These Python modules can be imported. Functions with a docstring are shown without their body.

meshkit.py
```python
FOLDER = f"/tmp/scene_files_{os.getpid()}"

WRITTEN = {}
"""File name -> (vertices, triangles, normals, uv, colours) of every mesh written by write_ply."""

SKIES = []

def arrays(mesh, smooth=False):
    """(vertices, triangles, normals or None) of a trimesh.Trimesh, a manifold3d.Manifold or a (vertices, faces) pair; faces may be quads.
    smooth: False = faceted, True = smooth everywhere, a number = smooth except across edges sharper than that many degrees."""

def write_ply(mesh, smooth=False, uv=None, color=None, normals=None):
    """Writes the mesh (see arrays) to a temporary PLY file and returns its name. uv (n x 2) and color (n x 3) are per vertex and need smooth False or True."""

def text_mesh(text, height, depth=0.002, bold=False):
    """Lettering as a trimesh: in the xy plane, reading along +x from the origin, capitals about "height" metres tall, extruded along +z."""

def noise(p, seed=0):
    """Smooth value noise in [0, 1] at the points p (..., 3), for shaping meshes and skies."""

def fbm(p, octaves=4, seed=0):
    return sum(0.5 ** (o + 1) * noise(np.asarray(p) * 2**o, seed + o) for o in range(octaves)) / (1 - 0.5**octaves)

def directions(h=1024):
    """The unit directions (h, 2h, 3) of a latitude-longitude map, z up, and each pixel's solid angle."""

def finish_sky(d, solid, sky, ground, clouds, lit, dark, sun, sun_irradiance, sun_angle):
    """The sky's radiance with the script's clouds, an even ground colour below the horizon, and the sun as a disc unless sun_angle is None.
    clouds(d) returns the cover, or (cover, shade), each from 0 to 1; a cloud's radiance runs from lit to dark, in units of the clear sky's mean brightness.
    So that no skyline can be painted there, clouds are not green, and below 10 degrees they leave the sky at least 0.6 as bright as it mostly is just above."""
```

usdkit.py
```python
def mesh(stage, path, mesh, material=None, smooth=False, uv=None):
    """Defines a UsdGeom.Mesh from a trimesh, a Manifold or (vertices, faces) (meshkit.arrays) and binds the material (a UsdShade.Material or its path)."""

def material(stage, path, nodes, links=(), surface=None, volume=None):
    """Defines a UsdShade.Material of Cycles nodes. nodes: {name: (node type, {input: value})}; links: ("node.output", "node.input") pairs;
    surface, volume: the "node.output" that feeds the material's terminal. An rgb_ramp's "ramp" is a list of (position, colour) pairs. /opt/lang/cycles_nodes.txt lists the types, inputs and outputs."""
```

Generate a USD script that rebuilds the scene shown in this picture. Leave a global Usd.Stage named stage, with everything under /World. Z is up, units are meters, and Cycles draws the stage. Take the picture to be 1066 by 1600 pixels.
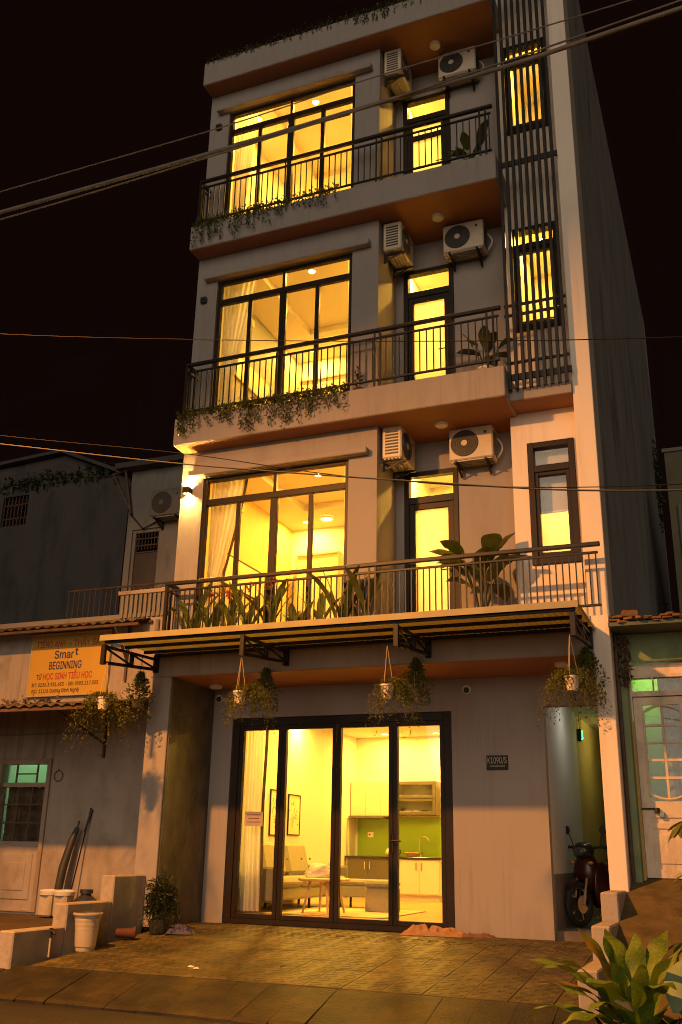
import math, random
import numpy as np, trimesh
from pxr import Usd, UsdGeom, UsdLux, UsdShade, Gf, Sdf
import usdkit, meshkit

stage = Usd.Stage.CreateInMemory()
UsdGeom.SetStageUpAxis(stage, UsdGeom.Tokens.z)
UsdGeom.SetStageMetersPerUnit(stage, 1.0)
WORLD = UsdGeom.Xform.Define(stage, '/World')
stage.SetDefaultPrim(WORLD.GetPrim())
LOOKS = UsdGeom.Scope.Define(stage, '/World/Looks')

# ------------------------------------------------------------------ camera
cam = UsdGeom.Camera.Define(stage, '/World/camera')
cam.CreateHorizontalApertureAttr(36.0)
cam.CreateVerticalApertureAttr(54.034)
cam.CreateFocalLengthAttr(36.0 * 1497.34 / 1066)
cam.CreateClippingRangeAttr(Gf.Vec2f(0.1, 500))
# the rows hold right, up, back and the place
cam.AddTransformOp().Set(Gf.Matrix4d(
    0.92695514, 0.37468537, 0.01910595, 0,
    0.1079808, -0.31521784, 0.94285623, 0,
    0.35929697, -0.87192235, -0.33265162, 0,
    0, -12, 1.0, 1))
cam.CreateExposureAttr(0.0)
# ------------------------------------------------------------------ sky and the far lights of the town
FILL_DIR = np.array([0.14, -1.0, 0.17])            # towards the light
FILL_DIR /= np.linalg.norm(FILL_DIR)
ELEV, ROT = math.asin(FILL_DIR[2]), math.atan2(FILL_DIR[0], FILL_DIR[1])
sky = UsdLux.DomeLight.Define(stage, '/World/sky')
sky_mat = usdkit.material(stage, '/World/Looks/night_sky', {
    's': ('sky_texture', {'sky_type': 'single_scattering', 'sun_disc': False, 'sun_elevation': ELEV, 'sun_rotation': ROT}),
    'k': ('mix', {'mix_type': 'multiply', 'fac': 1.0, 'color2': (0.0004, 0.00016, 0.0001)}),
    'g': ('mix', {'mix_type': 'add', 'fac': 1.0, 'color2': (0.095, 0.036, 0.027)}),
    'b': ('background_shader', {'strength': 0.05})},
    [('s.color', 'k.color1'), ('k.color', 'g.color1'), ('g.color', 'b.color')], surface='b.background')
UsdShade.MaterialBindingAPI.Apply(sky.GetPrim()).Bind(sky_mat)
sky.GetPrim().SetCustomDataByKey('kind', 'structure')

def aim(prim, d):
    """turns a light's -z axis along d"""
    z = -np.asarray(d, float); z /= np.linalg.norm(z)
    up = np.array([0, 0, 1.0]) if abs(z[2]) < .95 else np.array([0, 1.0, 0])
    x = np.cross(up, z); x /= np.linalg.norm(x); y = np.cross(z, x)
    return Gf.Matrix4d(*x, 0, *y, 0, *z, 0, 0, 0, 0, 1)

fill = UsdLux.DistantLight.Define(stage, '/World/far_town_glow')
fill.CreateIntensityAttr(0.28)
fill.CreateAngleAttr(50.0)
fill.CreateNormalizeAttr(True)
fill.CreateColorAttr(Gf.Vec3f(1.0, 0.80, 0.60))
fill.AddTransformOp().Set(aim(fill, -FILL_DIR))

LAMP = np.array([-7.7, -7.8, 8.3])                  # the street lamp's head, over the street, left of the frame
SODIUM = (1.0, 0.36, 0.065)
STREET_POWER = 8900.0
LAMP_TILT = (0.31, -0.07, -0.95)                    # the head leans towards the house, to the right
DOWN_POWER = 4000.0
WARM = (1.0, 0.51, 0.064)                           # lamps inside the house

# ------------------------------------------------------------------ helpers
taken = {}
def numbered(parent, name):
    k = (parent, name)
    n = taken.get(k, 0)
    taken[k] = n + 1
    return f'{parent}/{name}' if n == 0 else f'{parent}/{name}_{n:03d}'

def pathof(p):
    return '/World' if p is None else str(p.GetPath() if hasattr(p, 'GetPath') else p)

def tag(o, label=None, cat=None, group=None, kind=None):
    p = o.GetPrim() if hasattr(o, 'GetPrim') else o
    for k, v in (('label', label), ('category', cat), ('group', group), ('kind', kind)):
        if v: p.SetCustomDataByKey(k, v)
    return p

def thing(name, label=None, cat=None, loc=(0, 0, 0), rotz=0.0, group=None, kind=None):
    x = UsdGeom.Xform.Define(stage, numbered('/World', name))
    x.AddTranslateOp().Set(Gf.Vec3d(*map(float, loc)))
    if rotz: x.AddRotateZOp().Set(float(rotz))
    return tag(x, label, cat, group, kind)

def obj(name, mesh, m, parent=None, smooth=False, label=None, cat=None, group=None, kind=None):
    """ONE mesh prim; a mesh under a mesh keeps its own coordinates (parents of sub-parts carry no transform)"""
    if isinstance(mesh, list): mesh = cat_(mesh)
    if name in ('stems', 'foliage', 'dead_leaves', 'print', 'side_louvre') and parent is not None: kind = 'stuff'   # pieces too small to pick apart
    p = usdkit.mesh(stage, numbered(pathof(parent), name), mesh, m, smooth=smooth)
    return tag(p, label, cat, group, kind)

def dup(root, loc, rotz=0.0, label=None, group=None, name=None):
    was = root.GetCustomData()
    r = thing(name or root.GetName(), label or was['label'], was['category'], loc, rotz, group or was.get('group'))
    r.GetReferences().AddInternalReference(root.GetPath())
    r.SetInstanceable(True)
    return r

def cat_(ms):
    return trimesh.util.concatenate([trimesh.Trimesh(*meshkit.arrays(m)[:2], process=False) if not isinstance(m, trimesh.Trimesh) else m for m in ms])

def box(x0, x1, y0, y1, z0, z1):
    v = np.array([[x, y, z] for x in (x0, x1) for y in (y0, y1) for z in (z0, z1)], float)
    f = [[0, 1, 3], [0, 3, 2], [4, 6, 7], [4, 7, 5], [0, 4, 5], [0, 5, 1], [2, 3, 7], [2, 7, 6], [0, 2, 6], [0, 6, 4], [1, 5, 7], [1, 7, 3]]
    return trimesh.Trimesh(v, f, process=False)

def cbox(x0, x1, y0, y1, z0, z1, c=0.01):
    """a box with chamfered edges"""
    c = min(c, (x1 - x0) / 2.5, (y1 - y0) / 2.5, (z1 - z0) / 2.5)
    pts = []
    for sx, x in ((1, x0), (-1, x1)):
        for sy, y in ((1, y0), (-1, y1)):
            for sz, z in ((1, z0), (-1, z1)):
                pts += [[x + sx * c, y + sy * c, z], [x + sx * c, y, z + sz * c], [x, y + sy * c, z + sz * c]]
    return trimesh.Trimesh(pts).convex_hull

def rot(m, ang, axis, point=(0, 0, 0)):
    m = m.copy(); m.apply_transform(trimesh.transformations.rotation_matrix(math.radians(ang), axis, point)); return m

def mv(m, d):
    m = m.copy(); m.apply_translation(d); return m

def tube(pts, r, sides=8, cap=True):
    """a tube along a polyline; r a number or one per point"""
    pts = np.asarray(pts, float); n = len(pts)
    r = np.broadcast_to(np.asarray(r, float), (n,))
    t = np.gradient(pts, axis=0); t /= np.maximum(np.linalg.norm(t, axis=1, keepdims=True), 1e-9)
    ref = np.array([0, 0, 1.0]) if abs(t[0, 2]) < .9 else np.array([1.0, 0, 0])
    V = []
    u = np.cross(t[0], ref); u /= np.linalg.norm(u)
    for i in range(n):
        u = u - t[i] * (u @ t[i]); u /= np.linalg.norm(u); w = np.cross(t[i], u)
        a = np.arange(sides) / sides * 2 * np.pi
        V.append(pts[i] + r[i] * (np.cos(a)[:, None] * u + np.sin(a)[:, None] * w))
    V = np.vstack(V); F = []
    for i in range(n - 1):
        for k in range(sides):
            a, b = i * sides + k, i * sides + (k + 1) % sides
            F += [[a, b, b + sides], [a, b + sides, a + sides]]
    if cap:
        for k in range(1, sides - 1):
            F += [[0, k + 1, k], [(n - 1) * sides, (n - 1) * sides + k, (n - 1) * sides + k + 1]]
    return trimesh.Trimesh(V, F, process=False)

def bar(p, q, w, h=None):
    """a square bar from p to q"""
    p, q = np.asarray(p, float), np.asarray(q, float); h = h or w
    t = (q - p) / np.linalg.norm(q - p)
    ref = np.array([0, 0, 1.0]) if abs(t[2]) < .95 else np.array([0, 1.0, 0])
    u = np.cross(t, ref); u /= np.linalg.norm(u); v = np.cross(u, t)
    V = [a + su * u * w / 2 + sv * v * h / 2 for a in (p, q) for su, sv in ((-1, -1), (1, -1), (1, 1), (-1, 1))]
    F = [[0, 1, 2], [0, 2, 3], [4, 6, 5], [4, 7, 6]]
    for k in range(4):
        a, b = k, (k + 1) % 4
        F += [[a, a + 4, b + 4], [a, b + 4, b]]
    m = trimesh.Trimesh(np.array(V), F, process=False); m.fix_normals(); return m

def disc(c, r, h, axis='z', n=24):
    m = trimesh.creation.cylinder(r, h, sections=n)
    if axis == 'y': m = rot(m, 90, [1, 0, 0])
    if axis == 'x': m = rot(m, 90, [0, 1, 0])
    return mv(m, c)

def lathe(prof, c=(0, 0, 0), n=24):
    """prof: (radius, z) pairs"""
    a = np.arange(n) / n * 2 * np.pi; P = np.array(prof, float)
    V = np.stack([P[:, None, 0] * np.cos(a), P[:, None, 0] * np.sin(a), np.repeat(P[:, 1:2], n, 1)], -1).reshape(-1, 3)
    F = []
    for i in range(len(P) - 1):
        for k in range(n):
            p, q = i * n + k, i * n + (k + 1) % n
            F += [[p, q, q + n], [p, q + n, p + n]]
    return mv(trimesh.Trimesh(V, F, process=False), c)

def wall(x0, x1, z0, z1, y0, y1, holes=()):
    """a wall in the xz plane with rectangular openings (x0, x1, z0, z1)"""
    xs = sorted({x0, x1, *[h[0] for h in holes], *[h[1] for h in holes]})
    zs = sorted({z0, z1, *[h[2] for h in holes], *[h[3] for h in holes]})
    xs = [x for x in xs if x0 <= x <= x1]; zs = [z for z in zs if z0 <= z <= z1]
    V, F, ids = [], [], {}
    def vid(x, y, z):
        k = (round(x, 5), round(y, 5), round(z, 5))
        if k not in ids: ids[k] = len(V); V.append([x, y, z])
        return ids[k]
    def solid(i, k):
        if not (0 <= i < len(xs) - 1 and 0 <= k < len(zs) - 1): return False
        cx, cz = (xs[i] + xs[i + 1]) / 2, (zs[k] + zs[k + 1]) / 2
        return not any(h[0] < cx < h[1] and h[2] < cz < h[3] for h in holes)
    def quad(*p):
        a = [vid(*q) for q in p]; F.append([a[0], a[1], a[2]]); F.append([a[0], a[2], a[3]])
    for i in range(len(xs) - 1):
        for k in range(len(zs) - 1):
            if not solid(i, k): continue
            a, b, c, d = xs[i], xs[i + 1], zs[k], zs[k + 1]
            quad((a, y0, c), (b, y0, c), (b, y0, d), (a, y0, d))
            quad((a, y1, c), (a, y1, d), (b, y1, d), (b, y1, c))
            if not solid(i - 1, k): quad((a, y0, c), (a, y0, d), (a, y1, d), (a, y1, c))
            if not solid(i + 1, k): quad((b, y0, c), (b, y1, c), (b, y1, d), (b, y0, d))
            if not solid(i, k - 1): quad((a, y0, c), (a, y1, c), (b, y1, c), (b, y0, c))
            if not solid(i, k + 1): quad((a, y0, d), (b, y0, d), (b, y1, d), (a, y1, d))
    return trimesh.Trimesh(np.array(V), F, process=False)

def frame(x0, x1, z0, z1, y0, y1, w, wb=None):
    """four boards butted round a rectangle"""
    wb = w if wb is None else wb
    return [cbox(x0, x0 + w, y0, y1, z0, z1, .004), cbox(x1 - w, x1, y0, y1, z0, z1, .004),
            cbox(x0 + w, x1 - w, y0 + .003, y1 - .003, z1 - w, z1, .004), cbox(x0 + w, x1 - w, y0 + .003, y1 - .003, z0, z0 + wb, .004)]

def quadmesh(grid):
    """a sheet from an (n, m, 3) grid of points"""
    g = np.asarray(grid, float); n, m = g.shape[:2]
    i = np.arange(n * m).reshape(n, m)
    a, b, c, d = i[:-1, :-1].ravel(), i[1:, :-1].ravel(), i[1:, 1:].ravel(), i[:-1, 1:].ravel()
    return trimesh.Trimesh(g.reshape(-1, 3), np.vstack([np.stack([a, b, c], 1), np.stack([a, c, d], 1)]), process=False)

def lettering(text, height, centre_x=None, x=0, y=0, z=0, width=None, depth=.003, bold=True, up=0):
    m = meshkit.text_mesh(text, height, depth, bold)
    b = m.bounds
    if width: m.apply_scale([width / (b[1, 0] - b[0, 0]), 1, 1]); b = m.bounds
    m = rot(m, 90, [1, 0, 0])
    dx = (centre_x - (b[0, 0] + b[1, 0]) / 2) if centre_x is not None else x - b[0, 0]
    return mv(m, [dx, y, z])

def leaves(P, D, size, rng, wide=.42, fold=.12):
    """one small pointed leaf (four corners, two triangles) at every point P, along D"""
    P = np.asarray(P, float); n = len(P)
    D = np.asarray(D, float); D = D / np.maximum(np.linalg.norm(D, axis=1, keepdims=True), 1e-9)
    S = np.cross(D, rng.normal(size=(n, 3))); S /= np.maximum(np.linalg.norm(S, axis=1, keepdims=True), 1e-9)
    N = np.cross(D, S)
    L = (np.asarray(size) * rng.uniform(.65, 1.3, n))[:, None]
    V = np.stack([P, P + D * L * .45 + S * L * wide * .5 + N * L * fold, P + D * L, P + D * L * .45 - S * L * wide * .5 + N * L * fold], 1).reshape(-1, 3)
    i = np.arange(n)[:, None] * 4
    return trimesh.Trimesh(V, np.vstack([i + [0, 1, 2], i + [0, 2, 3]]), process=False)

def blade(base, out, up, length, width, droop=.5, n=9, wave=0.0, fold=.15, tip=.9, start=.25, rng=None):
    """a strap leaf that rises from base and arches outwards"""
    out = np.array([*out[:2], 0.0]); out /= max(np.linalg.norm(out), 1e-9)
    side = np.array([-out[1], out[0], 0])
    pts, a = [np.array(base, float)], math.radians(up)
    for k in range(n):
        t = k / n
        d = out * math.cos(a) + np.array([0, 0, 1.0]) * math.sin(a)
        pts.append(pts[-1] + d * length / n)
        a -= math.radians(droop) * (0.4 + 1.2 * t) / n
    pts = np.array(pts); t = np.linspace(0, 1, n + 1)
    w = width / 2 * np.clip(start + (1 - start) * np.sin(np.pi * np.clip(t * .55 + .12, 0, 1)) , 0, 1) * np.clip((1 - t) / (1 - tip + .18), 0, 1) ** .6
    tan = np.gradient(pts, axis=0); tan /= np.linalg.norm(tan, axis=1, keepdims=True)
    nor = np.cross(side, tan)
    ph = 0 if rng is None else rng.uniform(0, 6)
    wv = wave * np.sin(t * 17 + ph)
    L = pts + side * w[:, None] + nor * (fold * w + wv * w)[:, None]
    Rr = pts - side * w[:, None] + nor * (fold * w - wv * w)[:, None]
    return quadmesh(np.stack([L, pts, Rr], 1))

# ------------------------------------------------------------------ materials
MATS = {}
def paint(name, col, rough=.6, var=.12, scale=1.2, bump=.0, bscale=60, metallic=0.0, spec=.5, dirt=None, dirt_at=(.55, .75), dscale=(.9, .9, .25), random=0.0, streak=None):
    """a painted, plastered or metal surface: base colour with soft variation, an optional stain colour and a fine relief"""
    if name in MATS: return MATS[name]
    c = np.array(col, float)
    nodes = {'g': ('geometry', {}), 'n': ('noise_texture', {'scale': scale, 'detail': 5, 'roughness': .6}),
             'r': ('rgb_ramp', {'ramp': [(.3, tuple(c * (1 - var))), (.7, tuple(np.minimum(c * (1 + var), .95)))]}),
             'p': ('principled_bsdf', {'roughness': rough, 'metallic': metallic, 'specular_ior_level': spec})}
    links = [('g.position', 'n.vector'), ('n.fac', 'r.fac')]
    out = 'r.color'
    if dirt is not None:
        nodes['dm'] = ('mapping', {'scale': dscale}); nodes['dn'] = ('noise_texture', {'scale': 2.2, 'detail': 8, 'roughness': .68})
        nodes['dr'] = ('rgb_ramp', {'ramp': [(dirt_at[0], (0, 0, 0)), (dirt_at[1], (1, 1, 1))]})
        nodes['dx'] = ('mix', {'color2': tuple(dirt)})
        links += [('g.position', 'dm.vector'), ('dm.vector', 'dn.vector'), ('dn.fac', 'dr.fac'), ('dr.color', 'dx.fac'), (out, 'dx.color1')]
        out = 'dx.color'
    if streak is not None:
        nodes['sm'] = ('mapping', {'scale': (7, 7, .35)}); nodes['sn'] = ('noise_texture', {'scale': 1.6, 'detail': 6, 'roughness': .6})
        nodes['sq'] = ('noise_texture', {'scale': .55, 'detail': 3})
        nodes['sr'] = ('rgb_ramp', {'ramp': [(.50, (0, 0, 0)), (.74, (.75, .75, .75))]}); nodes['su'] = ('rgb_ramp', {'ramp': [(.42, (0, 0, 0)), (.66, (1, 1, 1))]})
        nodes['sx'] = ('mix', {'mix_type': 'multiply', 'fac': 1.0}); nodes['sy'] = ('mix', {'color2': tuple(streak)})
        links += [('g.position', 'sm.vector'), ('sm.vector', 'sn.vector'), ('g.position', 'sq.vector'), ('sn.fac', 'sr.fac'), ('sq.fac', 'su.fac'), ('sr.color', 'sx.color1'), ('su.color', 'sx.color2'), ('sx.color', 'sy.fac'), (out, 'sy.color1')]
        out = 'sy.color'
    if random:
        nodes['oi'] = ('object_info', {}); nodes['om'] = ('map_range', {'from_min': 0., 'from_max': 1., 'to_min': 1 - random, 'to_max': 1 + random})
        nodes['oh'] = ('hsv', {'hue': .5, 'saturation': 1.0, 'fac': 1.0})
        links += [('oi.random', 'om.value'), ('om.result', 'oh.value'), (out, 'oh.color')]
        out = 'oh.color'
    links.append((out, 'p.base_color'))
    if bump:
        nodes['bn'] = ('noise_texture', {'scale': bscale, 'detail': 4}); nodes['b'] = ('bump', {'strength': bump, 'distance': .01})
        links += [('g.position', 'bn.vector'), ('bn.fac', 'b.height'), ('b.normal', 'p.normal')]
    MATS[name] = usdkit.material(stage, '/World/Looks/' + name, nodes, links, surface='p.BSDF')
    return MATS[name]

def emit(name, col, strength):
    if name not in MATS:
        MATS[name] = usdkit.material(stage, '/World/Looks/' + name, {'e': ('emission', {'color': col, 'strength': strength})}, [], surface='e.emission')
    return MATS[name]

def leafy(name, col, col2=None, trans=.25, rough=.45):
    if name in MATS: return MATS[name]
    c = np.array(col, float); c2 = np.array(col2 if col2 is not None else c * .5, float)
    MATS[name] = usdkit.material(stage, '/World/Looks/' + name, {
        'g': ('geometry', {}), 'n': ('noise_texture', {'scale': 9, 'detail': 3}),
        'mx': ('mix_float', {'fac': .5}), 'r': ('rgb_ramp', {'ramp': [(.2, tuple(c2)), (.75, tuple(c))]}),
        'p': ('principled_bsdf', {'roughness': rough, 'specular_ior_level': .4}), 't': ('translucent_bsdf', {}), 'm': ('mix_closure', {'fac': trans})},
        [('g.position', 'n.vector'), ('n.fac', 'mx.a'), ('g.random_per_island', 'mx.b'), ('mx.result', 'r.fac'), ('r.color', 'p.base_color'), ('r.color', 't.color'), ('p.BSDF', 'm.closure1'), ('t.BSDF', 'm.closure2')], surface='m.closure')
    return MATS[name]

def cloth(name, col, trans=.4, stripe=0.0):
    if name in MATS: return MATS[name]
    MATS[name] = usdkit.material(stage, '/World/Looks/' + name, {
        'd': ('diffuse_bsdf', {'color': col}), 't': ('translucent_bsdf', {'color': col}), 'm': ('mix_closure', {'fac': trans})},
        [('d.BSDF', 'm.closure1'), ('t.BSDF', 'm.closure2')], surface='m.closure')
    return MATS[name]

def through(name, first, link):
    """glass that mirrors more the flatter one looks along it, alike from both sides"""
    return usdkit.material(stage, '/World/Looks/' + name, {
        'w': ('layer_weight', {'blend': .5}), 'e': ('math', {'math_type': 'power', 'value2': 5.0}), 'k': ('math', {'math_type': 'multiply_add', 'value2': .94, 'value3': .04}),
        't': first, 'g': ('glossy_bsdf', {'roughness': .02 if name == 'pane_glass' else .25, 'color': (1, 1, 1)}), 'm': ('mix_closure', {})},
        [('w.facing', 'e.value1'), ('e.value', 'k.value1'), ('k.value', 'm.fac'), (link, 'm.closure1'), ('g.BSDF', 'm.closure2')], surface='m.closure')
pane_glass = through('pane_glass', ('transparent_bsdf', {'color': (.96, .97, .96)}), 't.BSDF')
frosted = through('frosted_glass', ('translucent_bsdf', {'color': (.9, .9, .88)}), 't.BSDF')

greige = paint('greige_paint', (.315, .285, .265), .75, .05, .7, .12, 90, dirt=(.25, .22, .195), dirt_at=(.52, .8), streak=(.185, .162, .145))
cream = paint('cream_paint', (.80, .71, .61), .75, .04, .7, .1, 90, dirt=(.62, .53, .43), dirt_at=(.55, .82), streak=(.50, .42, .33))
side_grey = paint('grey_render', (.38, .37, .36), .85, .12, .5, .3, 40, dirt=(.16, .15, .14), dirt_at=(.5, .72))
soffit_brown = paint('brown_soffit_paint', (.30, .125, .045), .6, .06, .8, .05, 90)
white_room = paint('white_room_paint', (.66, .63, .55), .7, .02)
yellow_room = paint('yellow_room_paint', (.72, .50, .20), .7, .03)
grey_room = paint('grey_room_paint', (.30, .30, .29), .7, .03)
slate = paint('dark_slate_cladding', (.075, .07, .05), .45, .5, 3.5, .5, 22, dirt=(.13, .12, .075), dirt_at=(.52, .68), dscale=(2, 2, .6))
iron = paint('black_iron', (.013, .010, .008), .45, .25, 5, .1, 120, spec=.35)
bronze = paint('dark_bronze_frame', (.024, .016, .010), .42, .15, 3, .05, 140, spec=.2)
wood_floor = paint('wood_floor', (.50, .30, .12), .3, .2, 2.5)
chrome = paint('chrome', (.7, .7, .68), .15, .05, metallic=1.0)
ivory_plastic = paint('ivory_plastic', (.60, .53, .40), .45, .06, 3)
grille_dark = paint('dark_grille', (.04, .037, .033), .5, .2, 8)
white_plastic = paint('white_plastic', (.70, .67, .60), .4, .05, 3)
downlight_glow = emit('downlight_glow', (1.0, .72, .3), 40.0)

# ------------------------------------------------------------------ ground
def ramp_z(y):                                       # the forecourt falls to the street
    return -0.085 * max(-y, 0) if y > -2.75 else -0.234
road_m = paint('dark_road', (.012, .009, .004), .8, .45, 1.8, .6, 30, dirt=(.010, .008, .005), dirt_at=(.45, .65), dscale=(.6, 1.6, 1))
g_ = np.linspace(0, 1, 61)
X_, Y_ = np.meshgrid(-3 + 14 * np.sign(g_ - .5) * np.abs(2 * g_ - 1) ** 1.0, np.linspace(-14, -3.3, 40), indexing='ij')
near = quadmesh(np.stack([X_, Y_, -.46 + .035 * (meshkit.fbm(np.stack([X_ * .9, Y_ * .9, X_ * 0], -1), 4, 3) - .5)], -1))
obj('road', near, road_m, kind='structure', smooth=True)
obj('ground', box(-150, 150, -150, 150, -1.2, -.52), paint('earth_ground', (.07, .055, .035), .9, .3, .3, .3, 10), kind='structure')

tile_a = paint('paving_tile_plain', (.085, .066, .016), .58, .45, 5, .55, 45, dirt=(.028, .021, .005), dirt_at=(.42, .66), dscale=(.8, .8, 1), random=.16)
fore = thing('forecourt', kind='structure')
bed = quadmesh([[(x, y, ramp_z(y) - .012) for y in (.95, 0, -2.72)] for x in (-7.36, -1.32)])
obj('mortar_bed', bed, paint('dark_mortar', (.055, .045, .03), .9, .3, 6), fore)
rng = np.random.default_rng(5)
pat = []
for i in range(15):
    for k in range(9):
        x0, y0 = -7.34 + i * .4, .90 - (k + 1) * .4
        if k == 0: y1 = .895
        else: y1 = y0 + .397
        if y0 < -2.72: y0 = -2.72
        if y1 - y0 < .1: continue
        dz = rng.uniform(-.003, .003)
        b = cbox(x0 + .002, x0 + .398, y0, y1, -.03, 0, .004)
        # stamped relief: four quarter rings on the tile's face
        rings = []
        for cx, cy in ((.1, .1), (.3, .1), (.1, .3), (.3, .3)):
            if y0 + cy + .07 > y1: continue
            rings.append(lathe([(.076, -.002), (.072, .0035), (.058, .0035), (.054, -.002)], (x0 + cx, y0 + cy, 0), 8))
        t = cat_([b] + rings)
        v = t.vertices.copy()
        v[:, 2] += np.array([ramp_z(y) for y in v[:, 1]]) + dz
        t.vertices = v
        obj('paving_tile', t, tile_a, fore)
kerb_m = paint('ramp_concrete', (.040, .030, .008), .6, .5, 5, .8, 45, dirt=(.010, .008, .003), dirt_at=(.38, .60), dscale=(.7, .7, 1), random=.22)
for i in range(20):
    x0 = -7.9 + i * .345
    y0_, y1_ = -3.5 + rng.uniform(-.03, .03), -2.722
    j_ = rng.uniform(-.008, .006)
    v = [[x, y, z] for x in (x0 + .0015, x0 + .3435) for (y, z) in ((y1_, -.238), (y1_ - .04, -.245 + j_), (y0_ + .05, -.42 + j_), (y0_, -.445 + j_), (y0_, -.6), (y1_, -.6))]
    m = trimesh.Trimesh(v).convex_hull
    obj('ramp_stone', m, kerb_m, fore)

# the neighbours' ground: a level apron on the left, a steep concrete ramp on the right
apron_m = paint('left_apron', (.07, .045, .018), .85, .3, 2, .4, 25, dirt=(.10, .07, .04), dirt_at=(.5, .7), dscale=(1, 1, 1))
obj('left_apron', quadmesh([[(x, y, z) for (y, z) in ((.2, .06), (-1.2, .03), (-2.2, -.2), (-3.6, -.44))] for x in np.linspace(-16, -7.62, 8)]), apron_m, kind='structure')
ramp_m = paint('right_ramp_concrete', (.12, .085, .03), .85, .35, 2, .5, 30, dirt=(.05, .04, .012), dirt_at=(.42, .66), dscale=(1, 1, 1))
obj('right_ramp', quadmesh([[(x, y, max(.74 + .33 * y, -.5)) for y in (.4, 0, -.6, -1.2, -1.8, -2.4, -3.0, -3.8)] for x in np.linspace(-1.32, 6, 8)]), ramp_m, kind='structure')

# ------------------------------------------------------------------ the apartment building
XL, XR = -7.65, -1.32
bld = thing('apartment_building', 'narrow four storey rendered house with lit bronze windows, brown soffits and balconies', 'building')
def B(name, mesh, m, **k): return obj(name, mesh, m, bld, **k)

FLOORS = [3.75, 7.32, 10.89]
HEADS = [6.40, 9.94, 13.44]
# left block with its wide windows
wins = [(-7.26, -4.84, f + .06, h) for f, h in zip(FLOORS, HEADS)]
B('front_wall', wall(XL, -4.4, 3.40, 14.2, 0, .15, wins), greige)
B('front_wall', wall(-4.4, -2.50, 3.40, 14.2, .85, 1.0, [(-4.27, -3.43, f + .01, h) for f, h in zip(FLOORS, HEADS)]), greige)
B('block_side_wall', box(-4.55, -4.403, .152, 1.0, 3.42, 14.18), greige)
twin = [(-2.31, -1.66, 4.64, 6.42), (-2.40, -1.70, 8.20, 9.98), (-2.40, -1.70, 11.76, 13.53)]
B('tower_wall', wall(-2.53, -1.58, 3.40, 16.5, .4, .55, twin), cream)
B('tower_side_wall', box(-2.53, -2.42, .552, .99, 3.42, 16.4), cream)
B('corner_strip', cbox(-1.58, XR, 0, .56, 3.76, 16.5, .008), cream)
B('side_wall', box(-1.50, XR - .004, .56, 15.2, 0, 16.5), side_grey)
B('left_side_wall', box(XL + .004, XL + .12, .15, 15.2, 0, 14.2), side_grey)
B('back_wall', box(XL, XR, 15.2, 15.35, 0, 16.5), side_grey)
B('stair_roof', box(-3.2, XR - .008, .58, 15.2, 16.30, 16.48), side_grey)
B('stair_side_wall', box(-3.2, -3.05, 2.0, 15.19, 14.42, 16.29), side_grey)
B('stair_front_wall', box(-3.05, -2.54, 2.0, 2.15, 14.42, 16.29), side_grey)
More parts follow.
